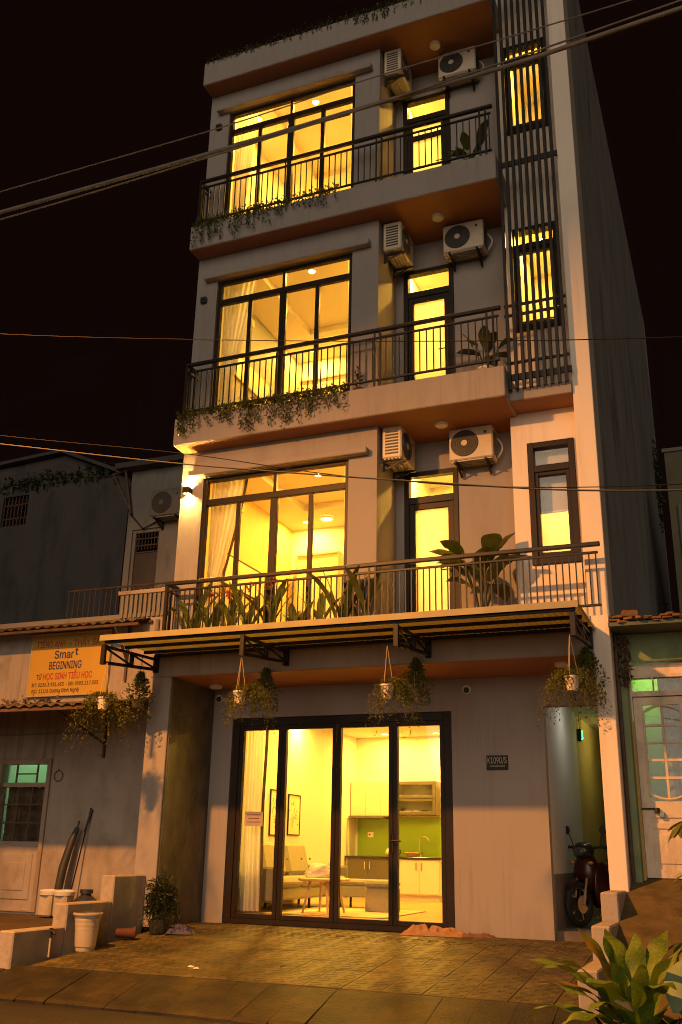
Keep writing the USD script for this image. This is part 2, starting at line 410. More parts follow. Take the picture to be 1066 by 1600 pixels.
# slabs with their brown soffits
for f0, f1, xr in ((6.86, 7.32, -2.43), (10.43, 10.89, -2.43), (13.90, 14.40, -2.43)):
    s = B('balcony_slab', cbox(XL - .006, xr, -.34, -.002, f0, f1, .012), greige)
    obj('slab_infill', box(-4.398, xr + .0, .0, .848, f0 + .002, f1 - .002), greige, s)
    obj('soffit', box(XL + .03, -4.40, -.31, -.003, f0 - .006, f0 + .01), soffit_brown, s)
    obj('soffit', box(-4.397, xr - .03, -.31, .846, f0 - .0055, f0 + .0005), soffit_brown, s)
B('roof', box(XL + .01, -2.6, .0, 15.2, 14.20, 14.38), side_grey)
# balcony floor over the ground floor with its fascia
s = B('balcony_slab', cbox(-7.70, -1.50, -.34, -.0, 3.27, 3.74, .012), greige)
obj('slab_infill', box(-7.34, -1.53, .0, .9, 3.272, 3.735), greige, s)
obj('soffit', box(-7.33, -1.53, -.31, .895, 3.264, 3.271), soffit_brown, s)
# small shelf that closes the tower's slat screen
s = B('tower_shelf', cbox(-2.47, -1.585, -.05, .398, 6.90, 7.08, .008), greige)
obj('soffit', box(-2.45, -1.60, -.03, .396, 6.894, 6.905), soffit_brown, s)
# pillars and ground floor walls
B('pillar', cbox(-7.70, -7.352, -.338, .9, 0, 3.268, .008), greige)
B('stone_cladding', box(-7.352, -7.335, -.30, .895, .0, 3.262), slate)
B('pillar', cbox(-1.50, -1.295, -.338, .56, -.05, 3.738, .008), cream)
dr = (-7.0, -3.62, .0, 2.83)
al = (-2.36, -1.60, .0, 2.85)
B('ground_wall', wall(-7.335, -1.50, 0, 3.264, .9, 1.05, [dr, al]), greige)
# drip ledges over the wide windows
for z in HEADS:
    B('drip_ledge', cbox(-7.47, -4.52, -.13, -.002, z + .005, z + .10, .01), greige)

# ---- windows: frame > pane, mullion
def wide_window(i):
    x0, x1, z0, z1 = wins[i]
    w = B('window', frame(x0 + .004, x1 - .004, z0 + .004, z1 - .004, .035, .115, .06), bronze)
    xm, zt = (x0 + x1) / 2, z1 - .40
    obj('transom', cbox(x0 + .064, x1 - .064, .04, .11, zt - .05, zt + .05, .005), bronze, w)
    obj('mullion', cbox(xm - .025, xm + .025, .045, .105, zt + .05, z1 - .064, .004), bronze, w)
    obj('mullion', cbox(xm - .06, xm + .06, .045, .105, z0 + .064, zt - .05, .005), bronze, w)
    for q in (-1, 1):
        xc = xm + q * .6
        obj('mullion', cbox(xc - .035, xc + .035, .048, .102, z0 + .064, zt - .05, .004), bronze, w)
        a, b = (x0 + .06, xm - .0) if q < 0 else (xm + .0, x1 - .06)
        obj('pane', box(a, b - .001, .072, .078, zt + .04, z1 - .06), pane_glass, w)
        obj('pane', box(a, xc, .073, .079, z0 + .06, zt - .04), pane_glass, w)
        obj('pane', box(xc + .001, b - .001, .0735, .0795, z0 + .06, zt - .04), pane_glass, w)
        if i == 2:
            for (u, v) in ((a + .005, xc - .035), (xc + .035, b - .06)):
                obj('glazing_bar', cbox(u, v, .055, .095, 12.74, 12.80, .004), bronze, w)
for i in range(3): wide_window(i)

def balcony_door(i):
    x0, x1, z0, z1 = -4.27, -3.43, FLOORS[i] + .01, HEADS[i]
    w = B('door', frame(x0 + .003, x1 - .003, z0 + .003, z1 - .003, .83, .95, .075), bronze)
    zt = z1 - .46
    obj('transom', cbox(x0 + .078, x1 - .078, .835, .945, zt - .055, zt + .055, .005), bronze, w)
    lf = frame(x0 + .08, x1 - .08, z0 + .03, zt - .058, .85, .93, .085, .10)
    obj('door_leaf', lf, bronze, w)
    obj('pane', box(x0 + .07, x1 - .07, .885, .893, zt + .05, z1 - .07), pane_glass, w)
    if i == 2:
        obj('glazing_bar', cbox(x0 + .166, x1 - .166, .855, .925, zt - .43, zt - .33, .004), bronze, w)
    obj('frosted_pane', box(x0 + .155, x1 - .155, .886, .894, z0 + .12, zt - .14), frosted, w)
    hx = x1 - .20
    obj('handle', [cbox(hx + .055, hx + .085, .835, .849, z0 + .95, z0 + 1.13, .004), tube([(hx + .07, .85, z0 + 1.06), (hx + .07, .79, z0 + 1.06), (hx + .06, .785, z0 + 1.06), (hx - .05, .785, z0 + 1.06)], .009, 6)], iron, w)
for i in range(3): balcony_door(i)

def tower_window(i):
    x0, x1, z0, z1 = twin[i]
    d = .085 if i == 0 else .06
    w = B('window', frame(x0 + .003, x1 - .003, z0 + .003, z1 - .003, .365, .52, d, .12), bronze)
    zt = z1 - (.40 if i == 0 else .34)
    obj('transom', cbox(x0 + d, x1 - d, .37, .515, zt - .05, zt + .05, .005), bronze, w)
    obj('sash', frame(x0 + d + .003, x1 - d - .003, z0 + .122, zt - .052, .39, .47, .05), bronze, w)
    obj('pane', box(x0 + d - .01, x1 - d + .01, .432, .438, zt + .045, z1 - d + .01), pane_glass, w)
    obj('pane', box(x0 + d + .04, x1 - d - .04, .433, .439, z0 + .16, zt - .09), pane_glass, w)
for i in range(3): tower_window(i)

# ground floor folding glass doors
gd = B('folding_door', frame(-6.995, -3.625, .003, 2.825, .92, 1.03, .11, .07), bronze)
edges = [-6.885, -6.185, -5.325, -4.475, -3.735]
for k in range(4):
    a, b = edges[k], edges[k + 1]
    lf = obj('door_leaf', frame(a + .003, b - .003, .075, 2.712, .935, 1.015, .062, .06), bronze, gd)
    obj('pane', box(a + .05, b - .05, .972, .98, .12, 2.66), pane_glass, gd)
obj('handle', [cbox(-4.495, -4.458, .918, .934, .98, 1.22, .006), tube([(-4.476, .93, 1.13), (-4.476, .875, 1.13), (-4.465, .868, 1.13), (-4.34, .868, 1.13)], .011, 8)], iron, gd)
obj('handle', [cbox(-4.53, -4.50, .918, .934, .98, 1.22, .006)], iron, gd)

# ---- rooms behind the glass
FL = .13
def room(x0, x1, y0, y1, z0, z1, left=white_room, back=white_room, right=white_room, floor=wood_floor, ceil=white_room):
    t = .06
    B('room_floor', box(x0, x1, y0, y1, z0 - t, z0), floor)
    B('ceiling', box(x0, x1, y0, y1, z1, z1 + t), ceil)
    B('room_wall', box(x0 - t, x0 - .001, y0, y1, z0 - t, z1 + t), left)
    B('room_wall', box(x1 + .001, x1 + t, y0, y1, z0 - t, z1 + t), right)
    B('room_wall', box(x0 - t, x1 + t, y1 + .001, y1 + t, z0 - t, z1 + t), back)
room(-7.33, -2.46, 1.052, 6.9, FL, 3.19)
lefts = [yellow_room, grey_room, white_room]
for f, lw in zip(FLOORS, lefts):
    zc = f + 3.06
    room(-7.42, -4.63, .152, 3.63, f + .02, zc, left=lw)
    B('ceiling_border', [box(-7.419, -6.75, .153, 3.629, zc - .12, zc - .001), box(-6.75, -4.631, 2.66, 3.629, zc - .12, zc - .001)], white_room)
    room(-4.38, -2.62, 1.002, 2.6, f + .005, zc)
for z0, z1 in ((4.0, 6.8), (7.6, 10.3), (11.2, 14.0)):
    room(-2.40, -1.60, .552, 2.3, z0, z1, )
# the alley beside the ground floor
B('alley_floor', box(-2.42, -1.52, 1.05, 12, -.1, .10), paint('alley_concrete', (.16, .14, .11), .8, .2, 3, .3, 30))
B('alley_wall', box(-2.39, -2.362, 1.052, 3.66, .76, 3.1), paint('alley_grey_paint', (.66, .66, .64), .8, .05))
B('alley_wainscot', box(-2.39, -2.356, 1.052, 3.66, .10, .757), paint('alley_grey_tile', (.20, .19, .19), .5, .1))
B('alley_wall', box(-2.39, -2.362, 3.664, 12, .10, 3.1), paint('alley_ochre_paint', (.50, .42, .18), .8, .1))  # yellow-green light from deep in the alley is put into this paint
B('alley_end_wall', box(-2.39, -1.5, 12.0, 12.1, .1, 3.1), white_room)
B('alley_ceiling', box(-2.42, -1.52, 1.052, 12, 3.1, 3.16), white_room)

# ---- lamps inside
def downlight(x, y, z, where):
    t = thing('downlight', 'round recessed ceiling downlight glowing ' + where, 'downlight', (x, y, z))
    obj('trim_ring', lathe([(.075, 0), (.072, -.008), (.056, -.008), (.052, .0)], n=20), white_plastic, t)
    obj('lens', disc((0, 0, -.001), .05, .004), downlight_glow, t)
    dl = UsdLux.DiskLight.Define(stage, pathof(t) + '/glow')
    dl.CreateRadiusAttr(.05); dl.CreateIntensityAttr(DOWN_POWER); dl.CreateColorAttr(Gf.Vec3f(*WARM))
    dl.AddTranslateOp().Set(Gf.Vec3d(0, 0, -.006))
downlight(-5.46, 6.35, 3.19, 'over the kitchen sink seen through the rightmost door pane')
downlight(-6.5, 6.3, 3.19, 'over the kitchen hood seen through the third door pane')
downlight(-7.05, 3.9, 3.19, 'close to the picture wall of the living room')
downlight(-5.2, 3.2, 3.19, 'above the middle of the living room rug')
downlight(-3.6, 4.6, 3.19, 'at the right end of the living room ceiling')
downlight(-6.6, 2.0, 3.19, 'above the sofa beside the sheer curtain')
for i, f in enumerate(FLOORS):
    nm = ('lowest', 'middle', 'top')[i]
    zc = f + 3.06
    downlight(-5.94, (1.4, .88, .80)[i], zc, f'above the right half of the {nm} wide window')
    if i == 2: downlight(-7.05, .70, zc - .12, 'above the left half of the top wide window')
    downlight(-6.95, 3.22, zc - .12, f'in the back left corner of the {nm} bedroom')
    downlight(-5.2, 1.9, zc, f'in the middle of the {nm} bedroom ceiling')
    downlight(-4.15, 1.5, zc, f'in the passage behind the {nm} balcony door')
    downlight(-3.2, 1.7, zc, f'over the wash area behind the {nm} balcony door')
downlight(-2.12, 1.35, 6.8, 'behind the lowest tower window')
downlight(-2.05, 1.25, 10.3, 'behind the middle tower window')
downlight(-2.2, .85, 13.9, 'behind the top tower window and its slats')
d = thing('ceiling_lamp', 'flat round ceiling lamp glowing at the back of the lowest bedroom', 'lamp', (-6.5, 3.1, FLOORS[0] + 2.935))
obj('lamp_ring', lathe([(.13, 0), (.13, -.03), (.11, -.03)], n=28), white_plastic, d)
obj('diffuser', disc((0, 0, -.028), .11, .01), emit('soft_lamp_glow', WARM, 18.0), d)

# soffit lamps, unlit
for x, y, z, w in ((-3.5, .24, 6.854, 'above the lowest balcony door'), (-3.5, .24, 10.424, 'above the middle balcony door'), (-3.5, .25, 13.894, 'above the top balcony door'),
                   (-7.1, .5, 3.264, 'above the left camera by the slate pillar'), (-1.95, .1, 3.264, 'above the alley entrance')):
    t = thing('soffit_lamp', 'unlit round white soffit lamp ' + w, 'lamp', (x, y, z))
    obj('lamp_body', lathe([(.0, -.045), (.085, -.045), (.095, -.03), (.095, 0)], n=28), white_plastic, t, smooth=35)
    obj('diffuser', disc((0, 0, -.047), .078, .004), paint('opal_plastic', (.75, .72, .65), .35, .02), t)

# the lamp that washes the wall up and down
t = thing('wall_lamp', 'square up and down wall lamp throwing two bright cones beside the lowest window', 'lamp', (-7.5, 0, 6.20))
obj('lamp_body', [box(-.055, .055, -.115, -.105, -.05, .05), box(-.055, -.045, -.105, -.012, -.05, .05), box(.045, .055, -.105, -.012, -.05, .05), box(-.055, .055, -.012, -.002, -.05, .05), box(-.045, .045, -.105, -.012, -.008, .008)], iron, t)
obj('lens', box(-.03, .03, -.085, -.035, .010, .014), emit('wall_lamp_glow', (1, .60, .15), 4600.0), t)
obj('lens', box(-.03, .03, -.085, -.035, -.014, -.010), MATS['wall_lamp_glow'], t)

for x, z, w in ((-7.45, 13.17, 'left of the top wide window'), (-7.49, 9.61, 'left of the middle wide window')):
    t = thing('wall_box', 'small dark junction box on the plaster ' + w, 'junction box', (x, 0, z))
    obj('box_body', cbox(-.055, .055, -.06, -.002, -.055, .055, .012), grille_dark, t)
    obj('lid', disc((0, -.063, 0), .035, .006, 'y', 16), iron, t)
for x, z, w in ((-7.24, 3.13, 'beside the slate pillar under the soffit'), (-3.39, 3.11, 'on the wall right of the folding doors')):
    t = thing('security_camera', 'white dome security camera ' + w, 'camera', (x, .9, z))
    obj('mount', disc((0, -.015, 0), .06, .03, 'y'), white_plastic, t)
    obj('eye', mv(trimesh.creation.icosphere(2, .04), (0, -.04, -.012)), grille_dark, t, smooth=True)

# house number plate
t = thing('number_plate', 'black house number plate with pale raised characters on the ground floor wall', 'sign', (-3.0, .9, 2.13))
obj('plate', cbox(-.145, .145, -.016, -.002, -.095, .095, .004), paint('black_granite', (.012, .010, .009), .65, .3, 20), t)
obj('lettering', lettering('K109D/S', .078, 0, y=-.0165, z=-.008, width=.255, bold=False), paint('pale_lettering', (.45, .40, .34), .5, .05), t)
obj('small_lettering', lettering('ƯƠNG ĐÌNH NGHỆ', .022, 0, y=-.0165, z=-.055, width=.2, bold=False), MATS['pale_lettering'], t)

# paper notice taped on the glass
t = thing('paper_notice', 'pinkish paper notice taped inside the leftmost door pane over the curtain', 'notice', (-6.62, .99, 1.4))
obj('sheet', box(-.145, .145, 0, .003, -.10, .10), paint('notice_paper', (.62, .45, .36), .8, .06, 9), t)
for k in range(3):
    obj('print_line', box(-.11 + .02 * (k % 2), .11 - .02 * (k % 2), -.0015, -.0005, .05 - k * .05, .062 - k * .05), paint('notice_ink', (.2, .13, .1), .8), t)

# ------------------------------------------------------------------ railings
def railing(name, label, x0, x1, y, ztop, zbot, spacing, posts, group=None, ret=None, zmid=None, wide=.06):
    t = thing(name, label, 'railing', (0, 0, 0))
    zm = zmid or ztop - .12
    obj('top_rail', cbox(x0, x1, y - wide / 2, y + wide / 2, ztop - .055, ztop, .008), iron, t)
    obj('middle_rail', cbox(x0 + .03, x1 - .03, y - .016, y + .016, zm - .03, zm, .004), iron, t)
    obj('bottom_rail', cbox(x0 + .03, x1 - .03, y - .016, y + .016, zbot, zbot + .03, .004), iron, t)
    if ret:
        obj('return_rail', cbox(x0, x0 + wide, y + wide / 2, -.002, ztop - .054, ztop - .001, .008), iron, t)
        obj('return_rail', cbox(x0 + .03, x0 + .06, y + .017, -.002, zm - .029, zm - .001, .004), iron, t)
        obj('return_rail', cbox(x0 + .03, x0 + .06, y + .017, -.002, zbot + .001, zbot + .029, .004), iron, t)
        obj('post', cbox(x0 + .005, x0 + .055, y - .025, y + .025, zbot - .08, ztop - .055, .005), iron, t)
        for k in range(2):
            yy = y + .1 + k * .1
            obj('baluster', box(x0 + .038, x0 + .054, yy - .008, yy + .008, zbot + .03, zm - .03), iron, t)
    for p in posts:
        for dxx in (-.045, .045):
            obj('post', cbox(p + dxx - .014, p + dxx + .014, y - .014, y + .014, zbot - .09, ztop - .055, .003), iron, t)
    n = int((x1 - x0 - .12) / spacing)
    for k in range(n + 1):
        x = x0 + .09 + k * (x1 - x0 - .15) / n
        if any(abs(x - p) < .07 for p in posts): continue
        obj('baluster', box(x - .008, x + .008, y - .008, y + .008, zbot + .031, zm - .031), iron, t)
    return t
railing('balcony_railing', 'black balcony railing above the canopy, running the full width of the house', -7.60, -1.34, -.29, 4.68, 3.86, .082, (-6.0, -4.35, -2.9), ret=True)
railing('balcony_railing', 'black balcony railing of the middle floor above trailing vines', -7.56, -2.46, -.28, 8.29, 7.43, .102, (-5.9, -4.3, -2.62), ret=True, zmid=8.15)
railing('balcony_railing', 'black balcony railing of the top floor under the roof slab', -7.58, -2.46, -.28, 11.84, 10.98, .102, (-5.9, -4.3, -2.62), ret=True, zmid=11.70)

# slat screen on the tower
t = thing('slat_screen', 'tall screen of black vertical slats in front of the stair tower windows', 'screen')
for k in range(9):
    x = -2.405 + k * .0968
    obj('slat', cbox(x - .023, x + .023, -.135, -.085, 7.03, 16.3, .004), iron, t)
for z, h in ((7.19, .10), (10.78, .10), (14.36, .10)):
    obj('crossbar', cbox(-2.46, -1.56, -.084, -.055, z, z + h, .004), iron, t)
for z in (8.22, 8.38, 7.46):
    obj('crossbar', cbox(-2.46, -1.582, -.054, -.03, z, z + .045, .004), iron, t)

# ------------------------------------------------------------------ entrance canopy
sheet_m = usdkit.material(stage, '/World/Looks/canopy_sheet', {
    'g': ('geometry', {}), 'n': ('noise_texture', {'scale': 3.0, 'detail': 5}), 'r': ('rgb_ramp', {'ramp': [(.3, (.34, .29, .13)), (.7, (.44, .39, .19))]}),
    'p': ('principled_bsdf', {'roughness': .35}), 't': ('translucent_bsdf', {'color': (.50, .44, .10)}), 'm': ('mix_closure', {'fac': .20})},
    [('g.position', 'n.vector'), ('n.fac', 'r.fac'), ('r.color', 'p.base_color'), ('p.BSDF', 'm.closure1'), ('t.BSDF', 'm.closure2')], surface='m.closure')
cy0, cy1, cz0, cz1 = -1.66, -.345, 3.555, 3.605      # front edge, back edge
def cz(y): return cz0 + (cz1 - cz0) * (y - cy0) / (cy1 - cy0)
t = thing('entrance_canopy', 'long flat canopy of yellowish sheet on black iron trusses over the entrance', 'canopy')
xs = np.linspace(-7.66, -1.46, 420)
wav = .006 * np.sign(np.sin(xs * 2 * np.pi / .076))
top = np.array([[(x, y, cz(y) + .006 + w) for x, w in zip(xs, wav)] for y in (cy0, (cy0 + cy1) / 2, cy1)])
obj('roof_sheet', cat_([quadmesh(top), box(-7.66, -1.46, cy0 - .004, cy0 + .004, cz0 - .02, cz0 + .055), box(-1.464, -1.456, cy0, cy1, cz0 + .0, cz0 + .03)]), sheet_m, t)
for y in (-1.59, -1.13, -.66, -.37):
    obj('purlin', cbox(-7.62, -1.50, y - .02, y + .02, cz(y) - .05, cz(y) - .008, .004), iron, t)
for x in (-7.60, -5.55, -3.55, -1.53):
    br = obj('truss', bar((x, -1.60, 3.255), (x, -.40, 3.37), .04), iron, t)
    obj('post', cbox(x - .03, x + .03, -1.655, -1.60, 3.225, cz(-1.63) - .067, .004), iron, br)
    obj('post', cbox(x - .035, x + .035, -.40, -.343, 3.33, 3.575, .004), iron, br)
    obj('top_chord', bar((x, -1.60, cz(-1.6) - .09), (x, -.40, cz(-.4) - .09), .035), iron, br)
    obj('strut', bar((x, -.98, 3.31), (x, -.98, cz(-.98) - .1), .045), iron, br)
    obj('strut', bar((x, -1.58, cz(-1.6) - .11), (x, -1.0, 3.33), .022), iron, br)
    obj('strut', bar((x, -.96, cz(-.98) - .11), (x, -.42, 3.39), .022), iron, br)

# ------------------------------------------------------------------ air conditioners
def air_con(label, loc, rotz, shell=None):
    shell = shell or ivory_plastic
    t = thing('air_conditioner', label, 'air conditioner', loc, rotz)
    # local: centred on x, back at y=0, front at y=-.30, base at z=0
    obj('casing', cbox(-.325, .325, -.30, 0, 0, .50, .018), shell, t, smooth=30)
    obj('fan_opening', disc((-.09, -.303, .25), .205, .012, 'y', 36), grille_dark, t)
    g = [rot(lathe([(r + .003, 0), (r, .006), (r - .003, 0)], n=36), 90, [1, 0, 0]) for r in (.045, .075, .105, .135, .165, .195)]
    g = [mv(m, (-.09, -.312, .25)) for m in g]
    g += [bar((-.09 + .05 * math.cos(a), -.313, .25 + .05 * math.sin(a)), (-.09 + .2 * math.cos(a), -.313, .25 + .2 * math.sin(a)), .004) for a in np.arange(12) * math.pi / 6]
    obj('grille', g, paint('worn_grille_wire', (.10, .09, .075), .5, .1), t)
    obj('fan_hub', disc((-.09, -.316, .25), .045, .012, 'y', 20), shell, t)
    obj('badge', box(.20, .235, -.304, -.301, .37, .41), grille_dark, t)
    obj('side_louvre', [box(-.330, -.3255, -.25, -.05, .06 + k * .048, .085 + k * .048) for k in range(8)], grille_dark, t)
    obj('side_louvre', [box(.3255, .330, -.25, -.05, .06 + k * .048, .085 + k * .048) for k in range(8)], grille_dark, t)
    obj('base_rib', [box(-.30, .30, -.27 + k * .055, -.25 + k * .055, -.014, .0) for k in range(5)], paint('galvanised', (.42, .40, .34), .4, .1, metallic=.4), t)
    for x in (-.22, .22):
        obj('bracket', [bar((x, -.33, -.028), (x, .02, -.028), .03), bar((x, .005, -.16), (x, .005, -.014), .03), bar((x, -.24, -.035), (x, 0, -.15), .022)], iron, t)
    a = np.linspace(0, 1, 9)
    obj('hose', tube(np.stack([.34 + .07 * np.sin(a * np.pi), -.06 + 0 * a, .36 - .30 * a], 1), .014, 7), white_plastic, t, smooth=True)
    return t
ac0 = air_con('cream air conditioner facing the street on the lowest floor, right of the balcony door head', (-3.14, .79, 6.355), 0)
dup(ac0, (-3.17, .79, 9.90), 0, 'cream air conditioner facing the street on the middle floor, right of the balcony door head')
dup(ac0, (-3.20, .79, 13.40), 0, 'dim cream air conditioner facing the street on the top floor, under the roof soffit')
dup(ac0, (-4.36, .42, 6.36), 90, 'cream air conditioner seen end on beside the lowest balcony door, left of the other unit')
dup(ac0, (-4.36, .42, 9.90), 90, 'cream air conditioner seen end on beside the middle balcony door, left of the other unit')
dup(ac0, (-4.36, .42, 13.40), 90, 'dim cream air conditioner seen end on under the roof soffit')

# ------------------------------------------------------------------ plants
fern_m = leafy('hanging_fern_leaf', (.26, .24, .03), (.11, .115, .018), trans=.35)
dark_leaf = leafy('dark_small_leaf', (.07, .085, .02), (.02, .03, .008))
vine_m = leafy('vine_leaf', (.20, .21, .035), (.06, .07, .015), trans=.3)
canna_m = leafy('canna_leaf', (.20, .23, .045), (.09, .11, .025), trans=.42)
big_m = leafy('paddle_leaf', (.20, .21, .04), (.09, .105, .022), trans=.35, rough=.35)
stem_m = paint('plant_stem', (.10, .10, .04), .7, .2, 8)
pot_white = paint('white_pot_plastic', (.72, .64, .52), .4, .06, 5)

def fern_cloud(seed, R=.32, drop=.3, n=95, per=34, size=.030, upness=.3, m=None):
    rng = np.random.default_rng(seed)
    P, D = [], []
    for k in range(n):
        a = rng.uniform(0, 2 * np.pi); l = rng.uniform(.6, 1.15)
        s = np.linspace(.08, 1, per) + rng.normal(0, .012, per)
        r_ = R * l * s; z = upness * l * s - (upness + drop) * l * s ** 2 * rng.uniform(.7, 1.25)
        p = np.stack([r_ * math.cos(a), r_ * math.sin(a), z], 1) + rng.normal(0, .012, (per, 3))
        d = np.gradient(p, axis=0) + rng.normal(0, .02, (per, 3))
        P.append(p); D.append(d)
    return leaves(np.vstack(P), np.vstack(D), size, rng)

def hanging_pot(label, x, y, z, ztop, seed, R=.3, drop=.32, pot=True, lean=0.0):
    t = thing('hanging_plant', label, 'hanging plant', (x, y, z))
    if pot:
        obj('pot', lathe([(.0, -.075), (.058, -.075), (.075, .06), (.083, .06), (.083, .078), (.072, .078), (.066, .0), (.0, .0)], n=24), pot_white, t, smooth=30)
    h = ztop - z
    obj('hanger', [tube([(.07 * math.cos(a), .07 * math.sin(a), .07), (.0, .0, h)], .0035, 5) for a in (.3, 2.4, 4.5)], paint('pale_cord', (.45, .36, .2), .8), t)
    f = fern_cloud(seed, R, drop)
    f.apply_translation((lean, 0.06, .10))
    obj('foliage', f, fern_m, t)
    return t
ferns = [(-5.57, 'in a white pot hanging over the left door panes', 11, .30, .34, .10),
         (-3.67, 'in a white pot hanging over the right door panes', 12, .30, .42, .06),
         (-1.58, 'in a white pot hanging at the alley entrance', 13, .36, .40, -.03),
         (-7.55, 'hanging at the canopy end near the yellow sign', 14, .42, .52, -.05)]
for x, w, sd, R_, dr_, ln in ferns:
    hanging_pot('feathery green fern ' + w, x, -1.6, 2.72, 3.25, sd, R_, dr_, True, ln)

def cone_bush(label, x, y, z, seed, r=.17, h=.42, hang=None, trail=.2):
    t = thing('hanging_plant', label, 'hanging plant', (x, y, z))
    rng = np.random.default_rng(seed)
    n = 750
    u = rng.uniform(0, 1, n) ** .7
    a = rng.uniform(0, 2 * np.pi, n)
    rr = r * (1 - u ** 1.5) * rng.uniform(.3, 1.1, n) + .015
    lob = 1 + .3 * np.sin(a * 3 + u * 7)
    P = np.stack([rr * lob * np.cos(a), rr * lob * np.sin(a), u * h - .05], 1)
    n2 = 160
    a2 = rng.uniform(0, 2 * np.pi, n2)
    P2 = np.stack([r * .9 * np.cos(a2), r * .9 * np.sin(a2), -trail * rng.uniform(0, 1, n2)], 1)
    P = np.vstack([P, P2]); D = rng.normal(0, .5, P.shape) + np.array([0, 0, .4]) + P * [3, 3, 0]
    obj('foliage', leaves(P, D, .045, rng, wide=.5), leafy('basket_leaf', (.22, .24, .05), (.08, .10, .02), trans=.3), t)
    obj('basket', lathe([(.0, -.11), (.07, -.11), (.1, .0), (.09, .0)], n=16), paint('brown_basket', (.16, .10, .05), .8, .3, 20), t)
    if hang: obj('hanger', [tube([(.08 * math.cos(q), .08 * math.sin(q), 0), (0, 0, hang - z)], .003, 5) for q in (.5, 2.6, 4.7)], MATS['pale_cord'], t)
    return t
cone_bush('dark bushy plant in a basket hanging over the left door panes', -5.80, -.45, 2.90, 21, hang=3.5)
cone_bush('dark bushy plant in a basket hanging over the right door panes', -3.69, -.45, 2.92, 22, hang=3.5)
cone_bush('dark bushy plant hanging at the canopy end right next to the corner pillar', -1.56, -.55, 2.92, 23, r=.2, hang=3.5, trail=.3)
cone_bush('dark bushy plant hanging under the left end of the canopy beside the pillar', -7.62, -.7, 2.90, 24, r=.18, hang=3.5, trail=.3)

def vine(label, x0, x1, y, z, seed, dens=1.0, longest=.45, where=None):
    """trailing creeper spilling over a slab's edge"""
    t = thing('trailing_vine', label, 'vine')
    rng = np.random.default_rng(seed)
    P, D, S = [], [], []
    n = int((x1 - x0) * 44 * dens)
    for k in range(n):
        x = rng.uniform(x0, x1)
        dens_here = meshkit.noise(np.array([x * 1.6, seed, 0.3]))
        L = longest * rng.uniform(.12, 1) * (.25 + 1.2 * dens_here ** 1.6)
        m = max(int(L / .018), 4)
        s = np.linspace(0, 1, m)
        up = rng.uniform(.02, .12)
        px = x + np.cumsum(rng.normal(0, .008, m)); py = y - .02 - .05 * np.minimum(s * 4, 1) + rng.normal(0, .008, m)
        pz = z + up * np.sin(np.minimum(s * 5, np.pi)) - L * s
        p = np.stack([px, py, pz], 1)
        P.append(p); D.append(np.gradient(p, axis=0) * 1.5 + rng.normal(0, .02, (m, 3)))
        if k % 5 == 0: S.append(tube(p[::max(1, m // 6)], .002, 4, False))
    # the low cushion it grows from, and upright sprigs
    m = int((x1 - x0) * 620 * dens)
    px = rng.uniform(x0, x1, m); keep = meshkit.noise(np.stack([px * 1.6, px * 0 + seed, px * 0 + .3], 1)) > rng.uniform(.05, .6, m)
    px = px[keep]
    p = np.stack([px, y + rng.uniform(-.03, .07, len(px)), z - .02 + rng.normal(.02, .055, len(px))], 1)
    P.append(p); D.append(rng.normal(0, 1, (len(px), 3)) + [0, -.3, .6])
    obj('foliage', leaves(np.vstack(P), np.vstack(D), .046, rng, wide=.55), vine_m, t)
    obj('stems', S, stem_m, t)
vine('trailing vine spilling over the middle floor slab, thick and long at its right end', -7.62, -4.75, -.34, 7.34, 31, 1.25, .50)
vine('sparser trailing vine along the top floor slab under the top railing', -7.55, -4.95, -.34, 10.91, 32, .85, .42)
vine('dark creeper growing along the roof edge above everything', -7.6, -2.9, -.30, 14.42, 33, .7, .24)

# cannas behind the lowest railing, one clump each
flower_m = paint('canna_flower', (.55, .07, .03), .6, .2, 8)
trough_m = paint('terracotta_trough', (.22, .10, .05), .8, .2, 6)
spots = [(-7.22, .85, 6, 0), (-6.92, .75, 6, 1), (-6.60, .72, 6, 1), (-6.28, .80, 7, 1), (-5.92, .85, 6, 1), (-5.58, .45, 6, 0), (-5.22, .50, 5, 0), (-4.86, .95, 7, 0), (-4.52, .85, 6, 0)]
words_ = ['at the left corner of the railing', 'second from the left corner of the railing', 'in front of the left part of the lowest window', 'in front of the bedroom curtain gap', 'before the middle mullion of the lowest window',
          'low and narrow, before the third pane of the lowest window', 'low and thin, before the right mullion of the lowest window', 'tall, before the right jamb of the lowest window', 'in front of the plaster right of the lowest window']
for (x, h, n, fl), w in zip(spots, words_):
    t = thing('canna_plant', 'canna ' + ('with an orange red flower ' if fl else '') + w, 'plant', (x, -.12, 3.75))
    rng = np.random.default_rng(int(abs(x) * 100))
    obj('trough', cbox(-.15, .15, -.09, .09, 0, .15, .01), trough_m, t)
    ls = [blade((rng.uniform(-.07, .07), rng.uniform(-.04, .04), .13), (math.cos(a), math.sin(a) * .5), rng.uniform(62, 84), h * rng.uniform(.6, 1.1), .115, rng.uniform(20, 75), wave=.06, rng=rng, start=.12)
          for a in np.linspace(0, 2 * np.pi, n, endpoint=False) + rng.uniform(0, 1)]
    for l_ in ls: obj('leaf', l_, canna_m, t, smooth=True)
    if fl:
        P = np.array([0, 0, h * .98]) + rng.normal(0, .022, (16, 3))
        obj('flower', leaves(P, rng.normal(0, 1, (16, 3)) + [0, 0, .5], .075, rng, wide=.7), flower_m, t)
        obj('flower_stalk', tube([(0, 0, .13), (.01, 0, h * .6), (0, 0, h)], .005, 5), stem_m, t)

